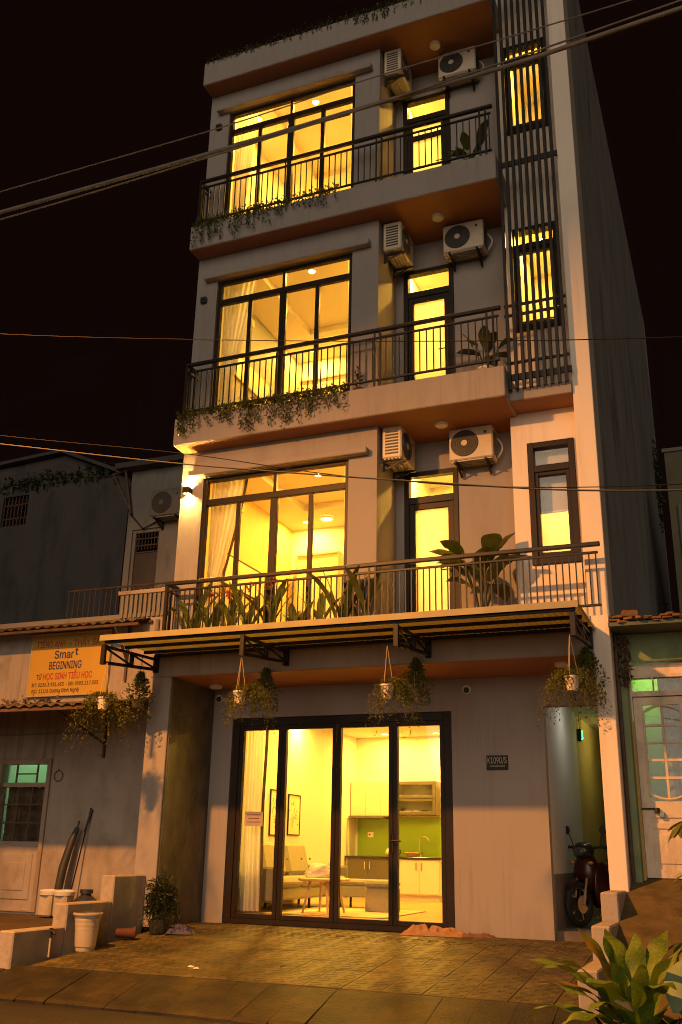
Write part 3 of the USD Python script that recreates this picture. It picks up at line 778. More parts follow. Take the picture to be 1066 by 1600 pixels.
def paddle_plant(label, x, y, z, seed, h=1.0, n=9, wide=.25):
    t = thing('potted_plant', label, 'potted plant', (x, y, z))
    rng = np.random.default_rng(seed)
    obj('pot', lathe([(0, 0), (.105, 0), (.135, .22), (.145, .22), (.145, .25), (.125, .25), (.12, .2), (0, .2)], n=24), pot_white, t, smooth=30)
    st, lv = [], []
    for k in range(n):
        a = 2 * np.pi * k / n + rng.uniform(-.3, .3); l = h * rng.uniform(.45, 1.0); o = np.array([math.cos(a), math.sin(a) * .7, 0])
        tip = np.array([0, 0, .2]) + o * l * rng.uniform(.08, .36) + np.array([0, 0, l * .66])
        st.append(tube([(o[0] * .03, o[1] * .03, .18), (tip + np.array([o[0] * .02, 0, .2])) * [.6, .6, .6], tip], [.011, .008, .006], 6))
        lv.append(blade(tip, o, rng.uniform(5, 80), rng.uniform(.32, .50) * min(h, 1.15), wide, rng.uniform(30, 120), n=9, wave=.05, rng=rng, start=.1, tip=.75))
    for a_, l_ in zip(st, lv): obj('stalk', a_, stem_m, t, smooth=True); obj('leaf', l_, big_m, t, smooth=True)
paddle_plant('large paddle leaved plant in a white pot right of the lowest balcony door', -2.95, .12, 3.75, 41, 1.28, 17, .30)
paddle_plant('paddle leaved plant in a white pot right of the middle balcony door', -2.80, .2, 7.33, 42, .85, 8, .19)
paddle_plant('dim leafy plant in a pot behind the right end of the top railing', -2.95, .2, 10.90, 43, .85, 9, .17)
t = thing('potted_plant', 'small red leaved seedling at the foot of the middle balcony block wall', 'potted plant', (-4.65, -.1, 7.33))
rng = np.random.default_rng(7)
obj('pot', lathe([(0, 0), (.06, 0), (.08, .11), (.07, .11), (0, .09)], n=16), trough_m, t)
obj('leaves', leaves(np.stack([rng.normal(0, .05, 40), rng.normal(0, .05, 40), rng.uniform(.1, .45, 40)], 1), rng.normal(0, 1, (40, 3)), .07, rng), dark_leaf, t)
obj('stem', tube([(0, 0, .08), (.01, 0, .25), (0, .01, .44)], .006, 5), stem_m, t)

# ------------------------------------------------------------------ curtains
sheer = cloth('sheer_curtain', (.70, .68, .60), .45)
def curtain(label, zt, zb, xa_top, xb_top, xa_bot, xb_bot, y, folds, tie=None, m=None, amp=.035, seed=1):
    rng = np.random.default_rng(seed)
    t = thing('curtain', label, 'curtain')
    nz, nx = 26, folds * 8
    G = np.zeros((nz, nx, 3))
    for i, s in enumerate(np.linspace(0, 1, nz)):
        e = s if tie is None else (min(s / tie, 1) ** 1.3 if s < tie else max(1 - (s - tie) * .5, .5))
        xa, xb = xa_top + (xa_bot - xa_top) * e, xb_top + (xb_bot - xb_top) * e
        u = np.linspace(0, 1, nx)
        G[i, :, 0] = xa + (xb - xa) * u
        G[i, :, 1] = y + amp * np.sin(u * folds * 2 * np.pi + .7 * np.sin(u * 9 + seed)) * (.7 + .3 * np.sin(s * 3 + u * 5)) + .02 * np.sin(u * 5 + s * 2)
        G[i, :, 2] = zt + (zb - zt) * s
    obj('fabric', quadmesh(G), m or sheer, t, smooth=True)
    return t
c = curtain('tall sheer white curtain drawn to the left behind the folding doors', 3.1, .16, -6.95, -6.60, -6.98, -6.55, 1.15, 6)
obj('hem_band', quadmesh([[(-6.57 + .05 * u, 1.14 + .02 * math.sin(s * 9), 3.1 - 2.94 * s) for u in (0, 1)] for s in np.linspace(0, 1, 12)]), cloth('brown_curtain_edge', (.10, .07, .035), .2), c)
obj('curtain_rail', tube([(-7.2, 1.16, 3.12), (-3.6, 1.16, 3.12)], .012, 8), iron, c)
for i, f in enumerate(FLOORS):
    nm = ('lowest', 'middle', 'top')[i]
    zt = f + 2.85
    c = curtain(f'sheer curtain gathered at the left of the {nm} wide window', zt, f + .05, -7.24, (-6.62, -6.62, -6.78)[i], -7.24, (-6.98, -7.0, -7.0)[i], .24, 6, tie=(.62, .72, .8)[i], seed=3 + i)
    obj('curtain_rail', tube([(-7.3, .245, zt + .02), (-4.75, .245, zt + .02)], .012, 8), iron, c)
    if i == 0:
        obj('dark_edge', quadmesh([[(-6.63 - .34 * min(s / .62, 1) ** 1.3 + .05 * u + (.1 * (s - .62) if s > .62 else 0), .235, zt - (zt - f - .05) * s) for u in (0, 1)] for s in np.linspace(0, 1, 16)]), MATS['brown_curtain_edge'], c)
    curtain(f'narrow sheer curtain hanging at the right jamb of the {nm} wide window', zt, f + .05, -5.02, -4.82, -4.98, -4.82, .24, 3, seed=8 + i)
# blind in the lowest tower window
t = thing('roller_blind', 'pale roller blind half drawn behind the tower window with the bronze frame', 'blind')
obj('blind_cloth', box(-2.36, -1.62, .60, .606, 5.46, 6.50), paint('blind_cloth', (.50, .47, .42), .8, .04), t)
obj('blind_bar', cbox(-2.36, -1.62, .592, .612, 5.43, 5.462, .004), white_plastic, t)

# ------------------------------------------------------------------ bedroom furnishings seen from below
wood_light = paint('light_wood', (.55, .36, .17), .45, .12, 6)
panel_m = paint('cream_panel', (.72, .62, .42), .5, .03)
def framed(name, label, cat, ms, m, loc=(0, 0, 0)):
    t = thing(name, label, cat, loc)
    return t
for i, (x0, x1, z1) in enumerate(((-7.22, -6.35, 6.12), (-7.3, -6.1, 9.72), (-7.3, -6.2, 13.2))):
    f = FLOORS[i]; nm = ('lowest', 'middle', 'top')[i]
    t = thing('wardrobe', f'cream wardrobe with thin wooden edges at the back of the {nm} bedroom', 'wardrobe', (0, 0, 0))
    obj('carcass', cbox(x0, x1, 3.40, 3.62, f + .03, z1, .004), panel_m, t)
    obj('edge_trim', frame(x0 - .004, x1 + .004, f + .03, z1 + .004, 3.375, 3.399, .035), wood_light, t)
t = thing('wall_board', 'long cream board with purple photo prints on the yellow bedroom wall of the lowest floor', 'board', (-7.42, 0, 0))
obj('board', box(.002, .03, .78, 2.3, 5.02, 5.50), panel_m, t)
obj('frame', [box(.002, .036, .78 - .02, .78, 5.0, 5.52), box(.002, .036, 2.3, 2.32, 5.0, 5.52), box(.002, .036, .78, 2.3, 5.5, 5.52), box(.002, .036, .78, 2.3, 5.0, 5.02)], bronze, t)
for (a, b, c_, d_, cc) in ((.80, 1.05, 5.28, 5.48, (.42, .30, .36)), (.82, 1.07, 5.06, 5.24, (.25, .19, .15))):
    obj('photo_print', box(.0305, .034, a, b, c_, d_), paint('print_%d' % int(c_ * 100), cc, .5, .3, 25), t)
t = thing('wall_board', 'long pale framed board on the grey bedroom wall of the middle floor', 'board', (-7.42, 0, 0))
obj('board', box(.002, .03, .85, 2.3, 8.72, 9.13), panel_m, t)
obj('frame', [box(.002, .036, .83, .85, 8.70, 9.15), box(.002, .036, 2.3, 2.32, 8.70, 9.15), box(.002, .036, .85, 2.3, 9.13, 9.15), box(.002, .036, .85, 2.3, 8.70, 8.72)], wood_light, t)
for i, w in ((0, 'yellow bedroom wall of the lowest floor'), (1, 'grey bedroom wall of the middle floor')):
    t = thing('wall_sensor', f'small white box high on the {w}', 'sensor', (-7.42, 1.55, FLOORS[i] + 2.7))
    obj('cover', cbox(.001, .04, -.05, .05, -.07, .07, .008), white_plastic, t)
    obj('front_panel', cbox(.04, .046, -.03, .03, -.05, .05, .002), panel_m, t)

# ------------------------------------------------------------------ living room and kitchen
sofa_m = paint('olive_grey_fabric', (.30, .27, .19), .95, .08, 12, .15, 200)
sofa_dark = paint('dark_olive_fabric', (.17, .155, .11), .95, .08, 12)
t = thing('sofa', 'olive grey sofa with upright cushions along the picture wall of the living room', 'sofa', (-7.3, 1.35, FL))
obj('base', cbox(.0, .92, .0, 2.7, .16, .33, .03), sofa_m, t)
obj('armrest', cbox(.0, .92, -.10, -.002, .14, .62, .03), sofa_dark, t)
obj('armrest', cbox(.0, .92, 2.702, 2.80, .14, .62, .03), sofa_dark, t)
for k in range(3):
    obj('seat_cushion', cbox(.16, .95, .01 + k * .9, .89 + k * .9, .332, .46, .05), sofa_m, t)
    c_ = cbox(-.10, .10, -.41, .41, 0, .52, .06)
    c_ = mv(rot(c_, -14, [0, 1, 0]), (.19, .45 + k * .9, .45))
    bc = obj('back_cushion', c_, sofa_m, t)
    obj('button', [mv(trimesh.creation.icosphere(1, .018), (.36, .28 + k * .9, .72)), mv(trimesh.creation.icosphere(1, .018), (.36, .62 + k * .9, .72))], sofa_dark, bc)
for x in (.08, .84):
    for y in (.06, 1.35, 2.64): obj('leg', trimesh.creation.cylinder(.022, .16, sections=10).apply_translation((x, y, .08)), bronze, t)
t = thing('coffee_table', 'round wooden coffee table on splayed legs in front of the sofa', 'table', (-5.80, 1.72, FL))
obj('tabletop', lathe([(0, .44), (.36, .44), (.38, .455), (.38, .475), (.36, .485), (0, .485)], n=36), wood_light, t, smooth=30)
for a in (.6, 2.17, 3.74, 5.31):
    obj('leg', tube([(.20 * math.cos(a), .20 * math.sin(a), .44), (.31 * math.cos(a), .31 * math.sin(a), 0)], [.024, .015], 10), wood_light, t, smooth=True)
t = thing('plastic_bag', 'crumpled white plastic bag lying on the round coffee table', 'bag', (-5.86, 1.70, FL + .487))
b = trimesh.creation.icosphere(4, 1.0); v = b.vertices
n_ = meshkit.fbm(v * 2.1 + 5, 4, 8)
v = v * (.75 + .6 * n_[:, None]) * [.20, .17, .13]; v[:, 2] = np.maximum(v[:, 2] + .055, .001); b.vertices = v
obj('bag_body', b, cloth('white_bag', (.75, .72, .62), .2), t, smooth=60)
obj('bag_knot', mv(rot(trimesh.creation.cone(.05, .11, sections=9), 40, [0, 1, 0]), (.08, 0, .13)), MATS['white_bag'], t)
def ottoman(label, x, y, w, d, h, leg=0.0):
    t = thing('ottoman', label, 'ottoman', (x, y, FL))
    obj('body', cbox(-w / 2, w / 2, -d / 2, d / 2, leg, h - .09, .02), sofa_m, t)
    obj('cushion', cbox(-w / 2 - .01, w / 2 + .01, -d / 2 - .01, d / 2 + .01, h - .088, h, .035), sofa_m, t)
    if leg:
        for sx in (-1, 1):
            for sy in (-1, 1): obj('leg', trimesh.creation.cylinder(.02, leg, sections=10).apply_translation((sx * (w / 2 - .06), sy * (d / 2 - .06), leg / 2)), bronze, t)
ottoman('low square ottoman standing on the rug, nearer the glass doors', -5.22, 2.62, .42, .42, .44)
ottoman('wide olive footstool on short legs behind the square ottoman', -5.78, 3.45, .85, .55, .43, .17)
obj('rug', box(-6.9, -4.72, 1.25, 3.2, FL + .004, FL + .014), paint('beige_rug', (.62, .50, .28), .95, .08, 15, .2, 150), label='pale beige rug under the coffee table and ottoman', cat='rug')

# pictures on the left wall
for y0, y1, z0, z1, w in ((2.95, 3.33, 1.22, 1.92, 'nearer the curtain on the living room wall'), (3.66, 4.11, 1.24, 1.88, 'further back on the living room wall')):
    t = thing('framed_picture', 'pale botanical print in a thin dark frame ' + w, 'picture', (-7.33, 0, 0))
    obj('sheet', box(.002, .016, y0, y1, z0, z1), paint('print_paper', (.72, .62, .42), .6, .04), t)
    obj('frame', [box(.002, .026, y0 - .018, y0, z0 - .018, z1 + .018), box(.002, .026, y1, y1 + .018, z0 - .018, z1 + .018), box(.002, .026, y0, y1, z0 - .018, z0), box(.002, .026, y0, y1, z1, z1 + .018)], bronze, t)
    rng = np.random.default_rng(int(y0 * 10)); P = np.stack([np.full(26, .017), rng.uniform(y0 + .06, y1 - .06, 26), rng.uniform(z0 + .1, z1 - .12, 26)], 1)
    q = np.stack([np.zeros(26), rng.normal(0, 1, 26), rng.normal(0, 1, 26)], 1)
    obj('print', [bar(p, p + d_ / np.linalg.norm(d_) * .05, .002, .014) for p, d_ in zip(P, q)], paint('print_ink', (.28, .20, .08), .7), t)

cab_white = paint('cream_laminate', (.70, .64, .50), .35, .02)
cab_dark = paint('olive_laminate', (.115, .10, .065), .4, .08, 5)
counter_m = paint('black_counter', (.03, .028, .024), .2, .2, 30)
t = thing('kitchen_counter', 'kitchen base cabinets with a dark left pair, cream right pair and black worktop', 'kitchen cabinet')
obj('carcass', box(-7.3, -5.42, 6.36, 6.88, FL + .10, .86), cab_white, t)
obj('plinth', box(-7.3, -5.46, 6.42, 6.86, FL, FL + .099), cab_white, t)
obj('worktop', cbox(-7.32, -5.38, 6.30, 6.89, .862, .90, .006), counter_m, t)
for k, (a, b_, m) in enumerate(((-7.28, -6.86, cab_dark), (-6.855, -6.43, cab_dark), (-6.20, -5.83, cab_white), (-5.825, -5.44, cab_white))):
    dd = obj('cabinet_door', cbox(a, b_, 6.34, 6.358, FL + .12, .85, .003), m, t)
    hx = b_ - .05 if k % 2 == 0 else a + .05
    obj('handle', box(hx - .008, hx + .008, 6.315, 6.338, .66, .80), chrome, dd)
B('kitchen_splashback', box(-7.28, -5.52, 6.885, 6.899, .902, 1.63), paint('green_glass', (.22, .36, .03), .12, .03))
t = thing('wall_cabinet', 'row of plain cream wall cabinets above the green splashback', 'kitchen cabinet')
obj('carcass', box(-7.32, -6.37, 6.58, 6.885, 1.64, 2.30), cab_white, t)
for a, b_ in ((-7.30, -7.0), (-6.995, -6.69), (-6.685, -6.38)): obj('cabinet_door', cbox(a, b_, 6.56, 6.579, 1.65, 2.295, .003), cab_white, t)
t = thing('wall_cabinet', 'olive wall cabinet with two glazed flaps above the sink', 'kitchen cabinet')
obj('carcass', [box(-6.365, -5.55, 6.80, 6.88, 1.66, 2.30), box(-6.365, -6.33, 6.58, 6.80, 1.66, 2.30), box(-5.585, -5.55, 6.58, 6.80, 1.66, 2.30), box(-6.33, -5.585, 6.58, 6.80, 1.66, 1.70), box(-6.33, -5.585, 6.58, 6.80, 2.26, 2.30), box(-6.33, -5.585, 6.58, 6.80, 1.96, 2.0)], cab_dark, t)
for z0, z1 in ((1.70, 1.965), (1.995, 2.27)):
    fl_ = obj('flap', frame(-6.36, -5.555, z0 - .03, z1 + .02, 6.555, 6.578, .06), cab_dark, t)
    obj('pane', box(-6.31, -5.60, 6.563, 6.569, z0 + .02, z1 - .03), pane_glass, fl_)
for k in range(3):
    rng = np.random.default_rng(k)
    x = -6.15 + k * .17
    bw = thing('bowl', ('pale bowl at the left of the lower glazed shelf', 'pale middle bowl on the lower glazed shelf', 'dark bowl at the right of the lower glazed shelf')[k], 'bowl', (x, 6.69, 1.702))
    obj('bowl_body', lathe([(0, 0), (.03, 0), (.075, .06), (.07, .062), (.03, .01), (0, .01)], n=20), white_plastic if k < 2 else bronze, bw, smooth=40)
    obj('foot_ring', lathe([(.032, -.001), (.035, .004), (.03, .006)], n=16), white_plastic, bw)
t = thing('cooker_hood', 'slim curved cooker hood under the cream wall cabinets', 'cooker hood')
a_ = np.linspace(-1, 1, 15)
obj('hood_body', cat_([quadmesh([[(-6.98 + .38 * u, 6.50 - .06 * (1 - u * u), z) for z in (1.60, 1.635)] for u in a_]), box(-7.36 + .02, -6.60, 6.50, 6.86, 1.60, 1.636)]), cab_dark, t)
obj('glass_lip', quadmesh([[(-6.98 + .36 * u, y_ - .07 * (1 - u * u), 1.597) for y_ in (6.50, 6.44)] for u in a_]), paint('hood_steel', (.5, .45, .35), .3, metallic=.6), t)
t = thing('wall_socket', 'white double socket on the green splashback', 'socket', (-7.0, 6.885, 1.30))
obj('plate', cbox(-.06, .06, -.012, -.001, -.05, .05, .004), white_plastic, t)
obj('socket_hole', disc((-.02, -.0135, 0), .018, .003, 'y', 12), grille_dark, t)
t = thing('kettle', 'round pale pot with dark handle on the worktop before the splashback', 'pot', (-6.45, 6.58, .902))
obj('pot_body', lathe([(0, 0), (.09, 0), (.125, .05), (.12, .10), (.08, .15), (.02, .165), (0, .165)], n=24), ivory_plastic, t, smooth=40)
obj('handle', tube([(.10, 0, .12), (.17, 0, .12), (.18, 0, .06), (.12, 0, .04)], .012, 8), iron, t)
obj('lid_knob', mv(trimesh.creation.icosphere(2, .02), (0, 0, .175)), iron, t)
t = thing('bowl', 'wide straw coloured basin lying by the sink', 'bowl', (-6.03, 6.55, .902))
obj('bowl_body', lathe([(0, 0), (.09, 0), (.15, .07), (.14, .075), (.09, .015), (0, .015)], n=24), wood_light, t, smooth=40)
obj('folded_cloth', cbox(-.08, .08, -.06, .06, .02, .09, .03), bronze, t)
t = thing('faucet', 'tall arched chrome kitchen faucet at the sink', 'faucet', (-5.95, 6.78, .902))
a_ = np.linspace(0, np.pi, 12)
obj('spout', tube(np.vstack([[0, 0, 0], np.stack([.11 - .11 * np.cos(a_), -.02 - .04 * (1 - np.cos(a_)), .27 + .11 * np.sin(a_)], 1)]), .011, 8), chrome, t, smooth=True)
obj('base', lathe([(.028, 0), (.024, .05), (.012, .06)], n=14), chrome, t)
obj('lever', tube([(0, 0, .06), (.07, -.02, .08)], .008, 6), chrome, t)
t = thing('side_table', 'light wooden side table standing at the right of the kitchen', 'table', (-4.15, 3.6, FL))
obj('tabletop', cbox(-.36, .36, -.3, .3, .70, .735, .006), wood_light, t)
for sx in (-1, 1):
    for sy in (-1, 1): obj('leg', cbox(sx * .31 - .03, sx * .31 + .03, sy * .25 - .03, sy * .25 + .03, 0, .699, .005), wood_light, t)
t = thing('desk_fan', 'desk fan with orange blades on the wooden side table', 'fan', (-4.18, 3.55, FL + .737))
obj('base', lathe([(0, 0), (.11, 0), (.11, .02), (.02, .04), (.015, .16), (0, .16)], n=24), white_plastic, t)
obj('guard', [mv(rot(lathe([(r + .003, 0), (r, .004), (r - .003, 0)], n=30), 90, [1, 0, 0]), (0, dy, .32)) for r, dy in ((.17, 0), (.17, -.05), (.13, -.07), (.08, -.08))] + [tube([(.03 * math.cos(a), -.08, .32 + .03 * math.sin(a)), (.12 * math.cos(a), -.07, .32 + .12 * math.sin(a)), (.17 * math.cos(a), -.03, .32 + .17 * math.sin(a))], .002, 4) for a in np.arange(16) * np.pi / 8], chrome, t)
for k in range(3):
    a = k * 2.094
    obj('fan_blade', mv(rot(rot(cbox(.02, .15, -.004, .004, -.05, .05, .003), 20, [1, 0, 0]), math.degrees(a), [0, 1, 0]), (0, -.025, .32)), paint('orange_plastic', (.65, .16, .05), .4), t)
obj('motor', disc((0, .04, .32), .05, .09, 'y'), white_plastic, t)

# ------------------------------------------------------------------ dividing walls of the forecourt
t = thing('stepped_wall', 'low stepped plaster wall running from the left pillar towards the street', 'wall')
step_m = paint('step_plaster', (.36, .32, .29), .85, .1, 2, .5, 28, dirt=(.22, .19, .16), dirt_at=(.52, .74), dscale=(2, 2, 1.6))
for y0, y1, z1 in ((-1.06, -.342, .64), (-1.96, -1.062, .345), (-2.85, -1.962, .10)):
    obj('wall_step', cbox(-7.70, -7.50, y0, y1, -.5, z1, .014), step_m, t)
t = thing('stepped_wall', 'low stepped plaster wall running from the right pillar beside the ramp', 'wall')
for y0, y1, z1 in ((-1.13, -.342, .64), (-1.90, -1.132, .365), (-2.85, -1.902, .07)):
    obj('wall_step', cbox(-1.50, -1.32, y0, y1, -.5, z1, .014), step_m, t)

# pots and litter on the left
bucket_m = paint('cream_bucket_plastic', (.46, .39, .28), .5, .12, 5, dirt=(.22, .17, .10), dirt_at=(.5, .75))
t = thing('bucket', 'tall ribbed cream bucket standing against the low wall on the paving', 'bucket', (-7.30, -1.82, -.16))
pr = [(0, 0), (.105, 0)]
for k in range(7): pr += [(.108 + k * .006, .02 + k * .05), (.112 + k * .006, .035 + k * .05), (.110 + k * .006, .05 + k * .05)]
obj('bucket_body', lathe(pr + [(.165, .385), (.165, .40), (.145, .40), (.12, .05), (0, .05)], n=28), bucket_m, t, smooth=25)
obj('rim', lathe([(.158, .385), (.172, .39), (.172, .408), (.150, .408)], n=28), bucket_m, t)
for x, y, w in ((-9.06, -.30, 'left one of the pair by the door'), (-8.80, -.32, 'right one of the pair, next to the dark sticks')):
    t = thing('bucket', 'white tub with a bag rim, ' + w, 'bucket', (x, y, .06))
    obj('tub', cbox(-.11, .11, -.10, .10, 0, .30, .025), bucket_m, t)
    obj('bag_rim', lathe([(.10, .27), (.14, .28), (.15, .33), (.12, .35), (.09, .30)], n=9), white_plastic, t, smooth=60)
t = thing('umbrella', 'closed black umbrella leaning on the neighbour\'s wall', 'umbrella', (-8.95, -.25, .1))
obj('canopy_cloth', tube([(-.02, 0, .25), (-.01, .05, .6), (.05, .1, .95), (.10, .14, 1.13)], [.055, .06, .05, .03], 8), grille_dark, t, smooth=True)
obj('tip', tube([(-.025, -.01, .10), (-.02, 0, .26)], [.006, .02], 6), iron, t)
obj('handle', tube([(.10, .14, 1.12), (.11, .15, 1.22)], .012, 6), iron, t)
t = thing('broom', 'thin wooden broom stick leaning on the wall right of the umbrella', 'broom', (-8.82, -.22, .12))
obj('stick', tube([(0, 0, .0), (.10, .20, 1.38)], .011, 7), bronze, t)
obj('bristles', tube([(.07, .14, 1.05), (.12, .2, 1.36)], [.012, .022], 6), iron, t)
t = thing('clay_jar', 'squat dark jar with a flat lid behind the low wall', 'jar', (-8.42, -.35, .06))
obj('jar_body', lathe([(0, 0), (.12, 0), (.17, .12), (.15, .24), (.07, .30), (.07, .32)], n=24), paint('dark_blue_clay', (.03, .03, .045), .5, .2, 8), t, smooth=40)
obj('lid', disc((0, 0, .345), .09, .05), MATS['dark_blue_clay'], t)
t = thing('water_tap', 'dark garden tap on a short pipe at the low wall', 'tap', (-7.50, -2.25, -.2))
obj('pipe', tube([(.03, 0, 0), (.03, 0, .20)], .012, 8), paint('pale_pipe', (.45, .40, .3), .5), t)
obj('valve', [tube([(.03, 0, .20), (.03, 0, .26), (.06, -.02, .27), (.10, -.02, .24)], .014, 8), box(.01, .05, -.01, .01, .29, .30)], iron, t)
t = thing('bush', 'shaggy green bush in a dark pot at the foot of the slate pillar', 'bush', (-7.12, -.55, -.04))
rng = np.random.default_rng(77)
u = rng.normal(0, 1, (1500, 3)); u /= np.linalg.norm(u, axis=1, keepdims=True)
rr = rng.uniform(.35, 1, 1500)[:, None] * (.7 + .6 * meshkit.fbm(u * 2.2, 3, 4)[:, None])
P = u * rr * [.20, .20, .30] + [0, 0, .40]
obj('foliage', cat_([leaves(P, u + rng.normal(0, .6, u.shape) + [0, 0, -.5], .06, rng, wide=.3), mv(fern_cloud(78, .30, .55, 60, 26, .035), (0, 0, .50))]), dark_leaf, t)
obj('pot', lathe([(0, 0), (.11, 0), (.14, .16), (.12, .16), (0, .14)], n=20), paint('black_pot', (.03, .025, .02), .6), t)
obj('stem', tube([(0, 0, .1), (.02, .01, .3), (0, 0, .5)], [.02, .015, .006], 6), stem_m, t)
def crumple(w, d, h, seed, n=48, o=3):
    x, y = np.meshgrid(np.linspace(-1, 1, n), np.linspace(-1, 1, n), indexing='ij')
    f1 = meshkit.fbm(np.stack([x * 2.3, y * 1.6, x * 0 + seed], -1), o, seed)
    ed = np.clip(1 - np.maximum(np.abs(x), np.abs(y)) ** 4, 0, 1)
    ridge = 1 - np.abs(2 * meshkit.fbm(np.stack([x * 4 + 9, y * 3, x * 0], -1), max(o - 1, 1), seed + 1) - 1)
    z = h * ed * (.2 + 1.1 * f1 * ridge)
    wob = .25 * (meshkit.fbm(np.stack([x * 1.5, y * 1.5, x * 0 + 4], -1), 3, seed + 5) - .5)
    m = quadmesh(np.stack([w * (x * (1 + wob)), d * (y * (1 + wob) + .5 * wob), z + .002], -1))
    return m
t = thing('rag', 'crumpled orange cloth dropped at the right end of the glass doors', 'rag', (-3.85, .68, .002), 4)
obj('cloth_body', crumple(.40, .12, .13, 4, 70, 2), paint('orange_cloth', (.36, .20, .10), .95, .25, 14, .3, 60), t, smooth=50)
obj('dark_tail', mv(crumple(.22, .08, .06, 9), (.55, .05, 0)), paint('brown_cloth', (.16, .08, .05), .95, .25, 14), t, smooth=50)
t = thing('rag', 'crumpled blue plastic sheet beside the bush', 'rag', (-6.82, -.50, -.04), 10)
obj('cloth_body', crumple(.17, .10, .12, 14), paint('blue_plastic', (.018, .018, .085), .6, .3, 14), t, smooth=50)
t = thing('flower_pot', 'red flower pot lying on its side before the low wall', 'pot', (-7.25, -1.1, -.09), 30)
obj('pot_body', mv(rot(lathe([(0, -.11), (.05, -.11), (.065, .1), (.075, .1), (.075, .13), (.06, .13), (.05, -.08), (0, -.08)], n=20), 90, [0, 1, 0]), (0, 0, .075)), paint('red_clay', (.09, .03, .018), .8, .2, 8), t, smooth=30)
obj('soil_plug', mv(rot(disc((0, 0, .06), .05, .02), 90, [0, 1, 0]), (0, 0, .075)), grille_dark, t)
rng = np.random.default_rng(15)
for k, (x, y) in enumerate(((-5.6, -2.3), (-5.5, -2.36), (-4.7, -2.0))):
    t = thing('litter', ('scrap of pale paper on the dark paving, left one', 'scrap of pale paper on the dark paving, middle one', 'dry twig lying on the paving')[k], 'litter', (x, y, ramp_z(y) + .004), 40 * k)
    if k < 2: obj('scrap', crumple(.03, .02, .02, 20 + k, 8), white_plastic, t)
    else: obj('twig', tube([(0, 0, .005), (.15, .03, .01), (.3, .0, .006)], .005, 5), stem_m, t)

# ------------------------------------------------------------------ things in the alley
tyre_m = paint('tyre_rubber', (.018, .017, .016), .75, .2, 10)
red_m = paint('red_lacquer', (.034, .004, .004), .28, .1, 4)
black_gloss = paint('black_gloss', (.015, .014, .014), .25, .1, 5)
t = thing('motorbike', 'dark red motorbike with mirrors parked in the alley facing the street', 'motorbike', (-2.19, 1.85, .10), -28)
def torus(c, R_, r, axis='x', n=36, k=10):
    m = trimesh.creation.torus(R_, r, n, k)
    if axis == 'x': m = rot(m, 90, [0, 1, 0])
    return mv(m, c)
for y, nm in ((0, 'front'), (1.24, 'rear')):
    w = obj('wheel', torus((0, y, .285), .24, .045), tyre_m, t, smooth=True)
    obj('rim', [torus((0, y, .285), .205, .016, n=30, k=6), disc((0, y, .285), .05, .10, 'x', 16)] + [bar((0, y, .285), (0, y + .2 * math.cos(a), .285 + .2 * math.sin(a)), .03, .018) for a in np.arange(5) * 2 * np.pi / 5], chrome, w)
obj('brake_disc', disc((.06, 0, .285), .11, .005, 'x', 24), chrome, t)
obj('fork', [tube([(s * .075, .0, .285), (s * .075, .16, .80)], [.024, .02], 10) for s in (-1, 1)], chrome, t)
fm = [[(w_ * (1 - .15 * abs(math.cos(a))), .01 + .295 * math.cos(a), .295 + .295 * math.sin(a)) for w_ in (-.06, -.03, .03, .06)] for a in np.linspace(.25, 2.5, 12)]
obj('front_fender', quadmesh(fm), red_m, t, smooth=True)
shield = trimesh.creation.icosphere(3, 1.0); v = shield.vertices * [.19, .16, .26]; v[:, 1] *= np.where(v[:, 1] < 0, 1, .5); shield.vertices = v + [0, .22, .68]
obj('front_shield', shield, red_m, t, smooth=True)
for s in (-1, 1):
    lg = trimesh.creation.icosphere(3, 1.0); lg.vertices = lg.vertices * [.06, .17, .30] + [s * .17, .30, .52]
    obj('leg_shield', lg, red_m, t, smooth=True)
hd = trimesh.creation.icosphere(3, 1.0); hd.vertices = hd.vertices * [.15, .13, .12] + [0, .16, .95]
hh = obj('headlight_cowl', hd, black_gloss, t, smooth=True)
lm = trimesh.creation.icosphere(2, 1.0); lm.vertices = lm.vertices * [.09, .05, .06] + [0, .06, .94]
obj('headlight', lm, paint('headlamp_glass', (.06, .06, .06), .12), hh, smooth=True)
for s in (-1, 1):
    ind = trimesh.creation.icosphere(2, 1.0); ind.vertices = ind.vertices * [.04, .03, .025] + [s * .15, .10, .80]
    obj('indicator', ind, paint('indicator_amber', (.5, .22, .05), .1), t, smooth=True)
obj('handlebar', tube([(-.34, .30, 1.0), (-.2, .24, 1.0), (0, .22, .98), (.2, .24, 1.0), (.34, .30, 1.0)], .016, 8), black_gloss, t, smooth=True)
for s in (-1, 1):
    mr = obj('mirror', mv(rot(disc((0, 0, 0), .055, .02, 'y', 20), 20 * s, [0, 0, 1]), (s * .30, .22, 1.22)), black_gloss, t)
    obj('mirror_stem', tube([(s * .22, .25, 1.0), (s * .25, .23, 1.12), (s * .30, .23, 1.2)], .007, 6), black_gloss, mr)
    obj('grip', tube([(s * .25, .262, 1.0), (s * .37, .315, 1.0)], .021, 8), tyre_m, t)
bd = trimesh.creation.icosphere(3, 1.0); bd.vertices = bd.vertices * [.15, .55, .14] + [0, .90, .62]
obj('body', bd, red_m, t, smooth=True)
st = trimesh.creation.icosphere(3, 1.0); st.vertices = st.vertices * [.14, .42, .07] + [0, .95, .76]
obj('seat', st, tyre_m, t, smooth=True)
obj('engine', [cbox(-.13, .13, .45, .82, .22, .48, .04), disc((.0, .62, .34), .10, .34, 'x', 18)], bronze, t)
obj('exhaust', tube([(.12, .5, .25), (.16, .9, .24), (.17, 1.35, .34)], [.025, .045, .05], 10), chrome, t, smooth=True)
